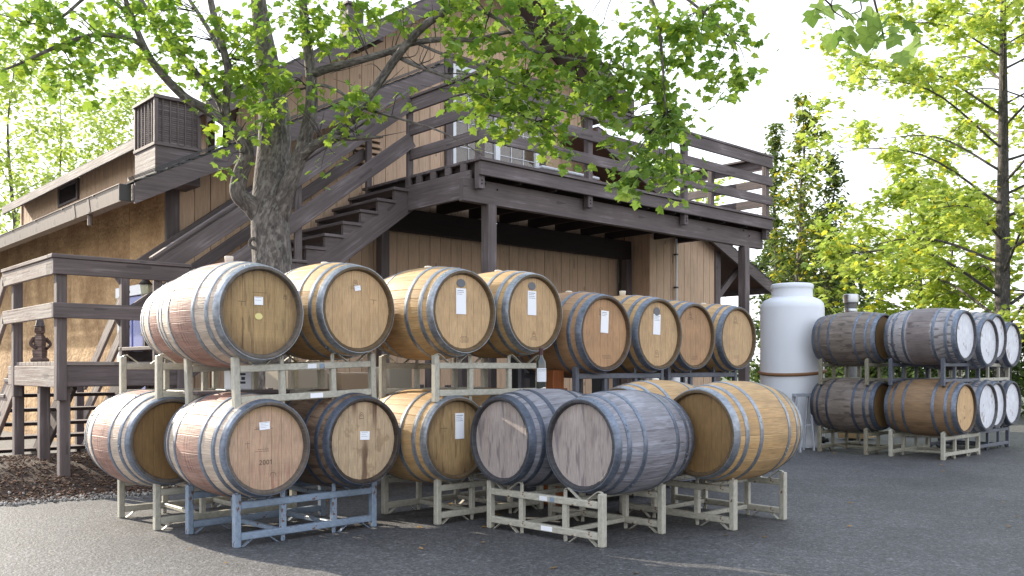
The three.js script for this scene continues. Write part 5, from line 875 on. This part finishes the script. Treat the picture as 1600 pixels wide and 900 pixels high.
// a spray of leaves hanging into the top of the picture close to the camera
{
  const r = rng(31), base = sight(1330, -160, 3.4), T = thing('maple_branch', 'close maple branch with large leaves hanging into the top right of the view', 'branch', base);
  const S = l => l.map(([u, v, d]) => sight(u, v, d).sub(base));
  const bl = [[[1330, -160, 3.4], [1352, -60, 3.4], [1366, 0, 3.4], [1376, 40, 3.4], [1382, 64, 3.4]], [[1350, -70, 3.4], [1310, -20, 3.35], [1300, 14, 3.3], [1318, 28, 3.3]], [[1378, 44, 3.4], [1356, 58, 3.38], [1340, 63, 3.36]], [[1356, -40, 3.4], [1345, 0, 3.42], [1345, 16, 3.42], [1330, 22, 3.42]], [[1300, 10, 3.3], [1285, -4, 3.28], [1276, -12, 3.25]]];
  bl.forEach((l, i) => part(T, 'twig', taper(S(l), i ? [0.004, 0.003, 0.002] : [0.008, 0.006, 0.004, 0.003], 6, 8, 0, i), M.twig));
  const lm = [leafMat(0.20, 0.30, 0.06, 0.5), leafMat(0.15, 0.25, 0.05, 0.5), leafMat(0.25, 0.36, 0.08, 0.5)];
  const tips = [[1284, 2, 1], [1268, 20, 0.8], [1300, 12, .9], [1314, 22, 1], [1330, 18, 1], [1342, 30, .9], [1348, 32, 0.8], [1310, 52, .9], [1322, 46, 1], [1334, 60, .9], [1332, 82, 0.9], [1300, 58, .7], [1356, 46, .9], [1372, 62, .9], [1380, 44, .9], [1398, 46, 1], [1412, 40, 1.2], [1420, 74, 1.2], [1404, 58, .9], [1340, 0, .9], [1290, -20, 1], [1326, -30, 1], [1360, -30, 1]];
  [...tips, [1276, 10, 1], [1292, 34, .9], [1330, 96, .8], [1352, 20, 1], [1365, 78, .8], [1318, 66, .9], [1404, 86, 1], [1428, 52, 1], [1388, 28, .9]].forEach(([u, v, s], i) => { const p = sight(u, v - 4, 3.36 + (r() - 0.5) * 0.14).sub(base), m = new THREE.Mesh(maple, lm[i % 3]); m.name = 'leaf'; m.applyMatrix4(leafMatrix(r, p, 0.085 * s, 1.0)); T.add(m); });
}

// grown trees for the background
function grow(name, label, group, x, z, o) {
  const r = rng(o.seed), base = V(x, 0, z), t = thing(name, label, 'tree', base, 0, group), H = o.h, limbs = [], leaves = [];
  const wob = () => (r() - 0.5) * (o.wob ?? 0.25), tp = []; for (let i = 0; i <= 7; i++) tp.push(V(i ? wob() * i / 4 + (o.lean ?? 0) * i / 7 : 0, H * i / 7, i ? wob() * i / 4 : 0));
  part(t, 'trunk', taper(tp, [o.r, o.r * 0.85, o.r * 0.75, o.r * 0.6, o.r * 0.45, o.r * 0.3, o.r * 0.16, o.r * 0.05], 9, 4, 0.05, o.seed), o.bark ?? M.bark);
  const curve = new THREE.CatmullRomCurve3(tp);
  for (let i = 0; i < o.limbs; i++) {
    const f = (i + 0.5) / o.limbs, ht = o.from + (0.985 - o.from) * f, s = curve.getPoint(ht), az = i * 2.399 + r() * 0.7, len = o.spread * (o.shape ? o.shape(f) : Math.sin(Math.PI * (0.18 + 0.8 * f))) * (0.75 + 0.5 * r());
    const el = (o.el ?? 0.5) + (r() - 0.5) * 0.4, d = V(Math.cos(az) * Math.cos(el), Math.sin(el), Math.sin(az) * Math.cos(el));
    const e = s.clone().addScaledVector(d, len).add(V(0, -(o.sag ?? 0.12) * len, 0)), mid = s.clone().addScaledVector(d, len * 0.5).add(V(wob() * 0.4, 0.06 * len, wob() * 0.4));
    const R = Math.max(0.010, o.r * 0.22 * (1 - f * 0.7)); limbs.push(taper([s, mid, e], [R, R * 0.6, R * 0.15], 5, 5, 0, i));
    const n = Math.max(3, Math.round(len / (o.gap ?? 0.55)));
    for (let k = 0; k < n; k++) {
      const q = 0.22 + 0.78 * (k + r()) / n, p = q < 0.5 ? s.clone().lerp(mid, q * 2) : mid.clone().lerp(e, q * 2 - 1), w = len * (o.twig ?? 0.3) * (0.5 + r()), dd = V(d.x + (r() - 0.5) * 2, (r() - 0.45) * 1.4, d.z + (r() - 0.5) * 2).normalize(), te = p.clone().addScaledVector(dd, w);
      limbs.push(taper([p, p.clone().lerp(te, 0.5).add(V(0, 0.04, 0)), te], [R * 0.3, R * 0.2, 0.004], 3, 3, 0, k));
      for (let c = 0; c < 3; c++) { const cc = p.clone().lerp(te, 0.35 + 0.65 * r()), sp = o.clump * (0.6 + 0.7 * r()); for (let j = 0; j < o.per / 3; j++) { const g = () => (r() + r() + r() - 1.5) * 1.2; leaves.push(cc.clone().add(V(g() * sp, g() * sp * 0.75, g() * sp))); } }
    }
  }
  const b = part(t, 'branches', cleanMerge(limbs), o.bark ?? M.bark); b.userData.kind = 'stuff';
  crown(t, 'crown', leaves, o.leaf ?? oval, o.mat, r, o.size, o.tint, V(0, 0, 0), o.droop ?? 0.4);
  return t;
}
const fresh = leafMat(0.43, 0.54, 0.12, 0.6), freshY = leafMat(0.42, 0.52, 0.17, 0.55), deep = leafMat(0.10, 0.15, 0.05, 0.4), bronze = leafMat(0.16, 0.21, 0.06, 0.45);
const tMix = tint([0.55, 0.65, 0.55], [1.4, 1.25, 1.0], [1.7, 1.25, 0.5, 0.06]);
const bgAt = (u, d) => { const p = sight(u, 575, d); return [p.x, p.z]; };
const bgTree = (name, label, u, d, o, group) => grow(name, label, group, ...bgAt(u, d), o);
// right: the tall fresh green tree and its company
bgTree('tall_tree', 'tall fresh green tree with a dark straight trunk behind the far stack', 1566, 20, { seed: 41, h: 13, r: 0.20, limbs: 44, from: 0.12, spread: 4.8, el: 0.32, per: 60, clump: 0.30, gap: 0.5, size: 0.14, bark: M.barkDark, mat: fresh, tint: tMix, leaf: maple, shape: f => 0.95 - 0.55 * f, twig: 0.26 });
bgTree('tall_tree', 'bright green tree cut off by the right edge behind the far stack', 1668, 22, { seed: 43, h: 13, r: 0.2, limbs: 24, from: 0.12, spread: 4.2, el: 0.35, per: 46, clump: 0.34, size: 0.15, mat: fresh, tint: tMix, leaf: maple, shape: f => 0.95 - 0.5 * f });
bgTree('leafy_tree', 'lower bright green tree between the tank and the tall tree', 1435, 24, { seed: 47, h: 6.2, r: 0.12, limbs: 26, from: 0.18, spread: 2.6, el: 0.4, per: 36, clump: 0.32, size: 0.18, mat: fresh, tint: tMix, leaf: maple });
bgTree('leafy_tree', 'bright green tree just left of the dark straight trunk, lower than it', 1480, 27, { seed: 53, h: 6.5, r: 0.12, limbs: 16, from: 0.15, spread: 2.6, el: 0.4, per: 36, clump: 0.34, size: 0.19, mat: fresh, tint: tMix, leaf: maple });
const pop = (u, d, h, sp, seed, label, mat, tn) => bgTree('poplar', label, u, d, { seed, h, r: 0.14, limbs: 44, from: 0.06, spread: sp, el: 0.95, per: sp > 1 ? 30 : 20, clump: 0.20, gap: 0.45, size: 0.15, mat, tint: tn, shape: f => 0.5 + 0.5 * Math.sin(Math.PI * (0.1 + 0.75 * (1 - f))) - 0.45 * f, sag: 0, twig: 0.4 });
pop(1252, 26, 8.9, 1.25, 61, 'slender conical tree with yellowing leaves, tallest above the white tank', bronze, tint([0.55, 0.7, 0.5], [1.5, 1.4, 1.0], [3.6, 2.4, 0.6, 0.16]));
pop(1213, 28, 8.9, 0.6, 67, 'thin sparse tree just right of the deck corner', bronze, tint([0.6, 0.7, 0.6], [1.3, 1.3, 1.0], [2.4, 1.8, 0.6, 0.06]));
pop(1296, 27, 7.6, 0.8, 71, 'thin dark conical tree right of the yellowing one', bronze, tint([0.4, 0.5, 0.45], [1.0, 1.0, 0.9], [2.4, 1.8, 0.6, 0.05]));
for (const [u, d, h, s, l] of [[1222, 31, 5.6, 81, 'dark evergreen at the roof edge behind the deck post'], [1272, 30, 6.2, 83, 'dark evergreen behind the lid of the white tank'], [1330, 32, 5.4, 87, 'dark evergreen behind the upper drab barrel of the far stack']])
  bgTree('evergreen', l, u, d, { seed: s, h, r: 0.14, limbs: 34, from: 0.05, spread: 1.7, el: 0.25, per: 44, clump: 0.34, size: 0.19, mat: deep, tint: tint([0.5, 0.6, 0.5], [1.5, 1.4, 1.1], [2, 1.9, .8, .05]), shape: f => 1.05 - 0.75 * f });
for (const [u, d, s, l] of [[1385, 21, 91, 'dark shrub behind the middle of the far stack'], [1450, 22, 93, 'dark shrub behind the whitish grey barrel'], [1520, 22, 95, 'dark shrub behind the white headed barrels'], [1590, 23, 97, 'dark shrub at the right edge behind the far stack'], [1320, 22, 99, 'dark shrub between the tank and the far stack']])
  grow('shrub', l, undefined, ...bgAt(u, d), { seed: s, h: 1.9, r: 0.06, limbs: 24, from: 0.03, spread: 1.7, el: 0.5, per: 42, clump: 0.26, size: 0.15, mat: deep, tint: tint([0.5, 0.6, 0.5], [1.6, 1.5, 1.1]) });
bgTree('far_tree', 'faint pale tree seen through the deck railing', 1040, 40, { seed: 103, h: 10.2, r: 0.18, limbs: 22, from: 0.3, spread: 3.6, el: 0.5, per: 30, clump: 0.45, size: 0.24, mat: fresh, tint: tMix });
// left: thin pale trees beyond the building
const pale = (u, d, h, seed, label) => bgTree('slender_tree', label, u, d, { seed, h, r: 0.10, limbs: 30, from: 0.16, spread: 2.5, el: 0.6, per: 38, clump: 0.36, gap: 0.55, size: 0.165, mat: freshY, tint: tint([0.7, 0.75, 0.6], [1.4, 1.3, 1.0], [1.5, 1.3, 0.6, 0.03]), bark: M.barkPale, sag: 0.0, shape: f => 1 - 0.55 * f });
pale(18, 26, 11.5, 111, 'slender pale green tree at the left edge beyond the roof'); pale(88, 28, 10.5, 113, 'slender pale green tree over the left end of the roof'); pale(150, 30, 9.6, 117, 'slender pale green tree rising behind the middle of the left roof'); pale(215, 27, 9.4, 119, 'slender pale green tree just left of the boxed chimney'); pale(-70, 24, 12, 121, 'pale green tree outside the left edge'); pale(290, 32, 9.5, 123, 'slender pale green tree behind the boxed chimney');
// small plants by the timber platform
for (const [x, z, s, l] of [[1.6, -10.9, 151, 'small green plant growing at the wall under the landing'], [2.2, -12.6, 153, 'low green plant beside the blue door'], [0.9, -11.6, 157, 'low leafy plant at the left behind the timber platform']]) {
  const r = rng(s), p = thing('small_plant', l, 'plant', V(x, 0.2, z)), lf = [], stems = []; for (let i = 0; i < 9; i++) { const a = r() * 6.28, e = V(Math.cos(a) * 0.16 * r(), 0.14 + 0.2 * r(), Math.sin(a) * 0.16 * r()); stems.push(taper([V(0, -0.02, 0), e.clone().multiplyScalar(0.55), e], [0.006, 0.004, 0.002], 4, 3)); for (let j = 0; j < 12; j++) lf.push(e.clone().multiplyScalar(0.4 + 0.6 * r()).add(V((r() - 0.5) * 0.08, (r() - 0.5) * 0.06, (r() - 0.5) * 0.08))); }
  part(p, 'stem', cleanMerge(stems), M.twig); crown(p, 'foliage', lf, oval, leafMat(0.10, 0.19, 0.04), r, 0.07, tint([0.7, 0.8, 0.7], [1.3, 1.2, 1]), V(0, 0, 0));
}

// a few dry leaves blown over the asphalt
{
  const r = rng(77), n = 110, o = new THREE.InstancedMesh(maple, leafMat(0.22, 0.15, 0.06, 0.2), n); o.name = 'fallen_leaves'; o.userData.kind = 'stuff';
  for (let i = 0; i < n; i++) {
    const d = 3.6 + 9 * r(), p = sight(200 + 1400 * r(), 575, d), s = 0.02 + 0.03 * r();
    o.setMatrixAt(i, new THREE.Matrix4().compose(V(p.x, 0.012, p.z), new THREE.Quaternion().setFromEuler(new THREE.Euler(-1.57 + (r() - 0.5) * 0.4, (r() - 0.5) * 0.4, r() * 6.28)), V(s, s, s))); const k = 0.6 + r(); o.setColorAt(i, new THREE.Color().setRGB(k * 1.2, k, k * 0.8));
  }
  tag(o, 'small dry leaves scattered over the asphalt'); scene.add(o);
}
scene.traverse(o => { if (o.isMesh) { o.castShadow = true; o.receiveShadow = true; } });
renderer.render(scene, camera);
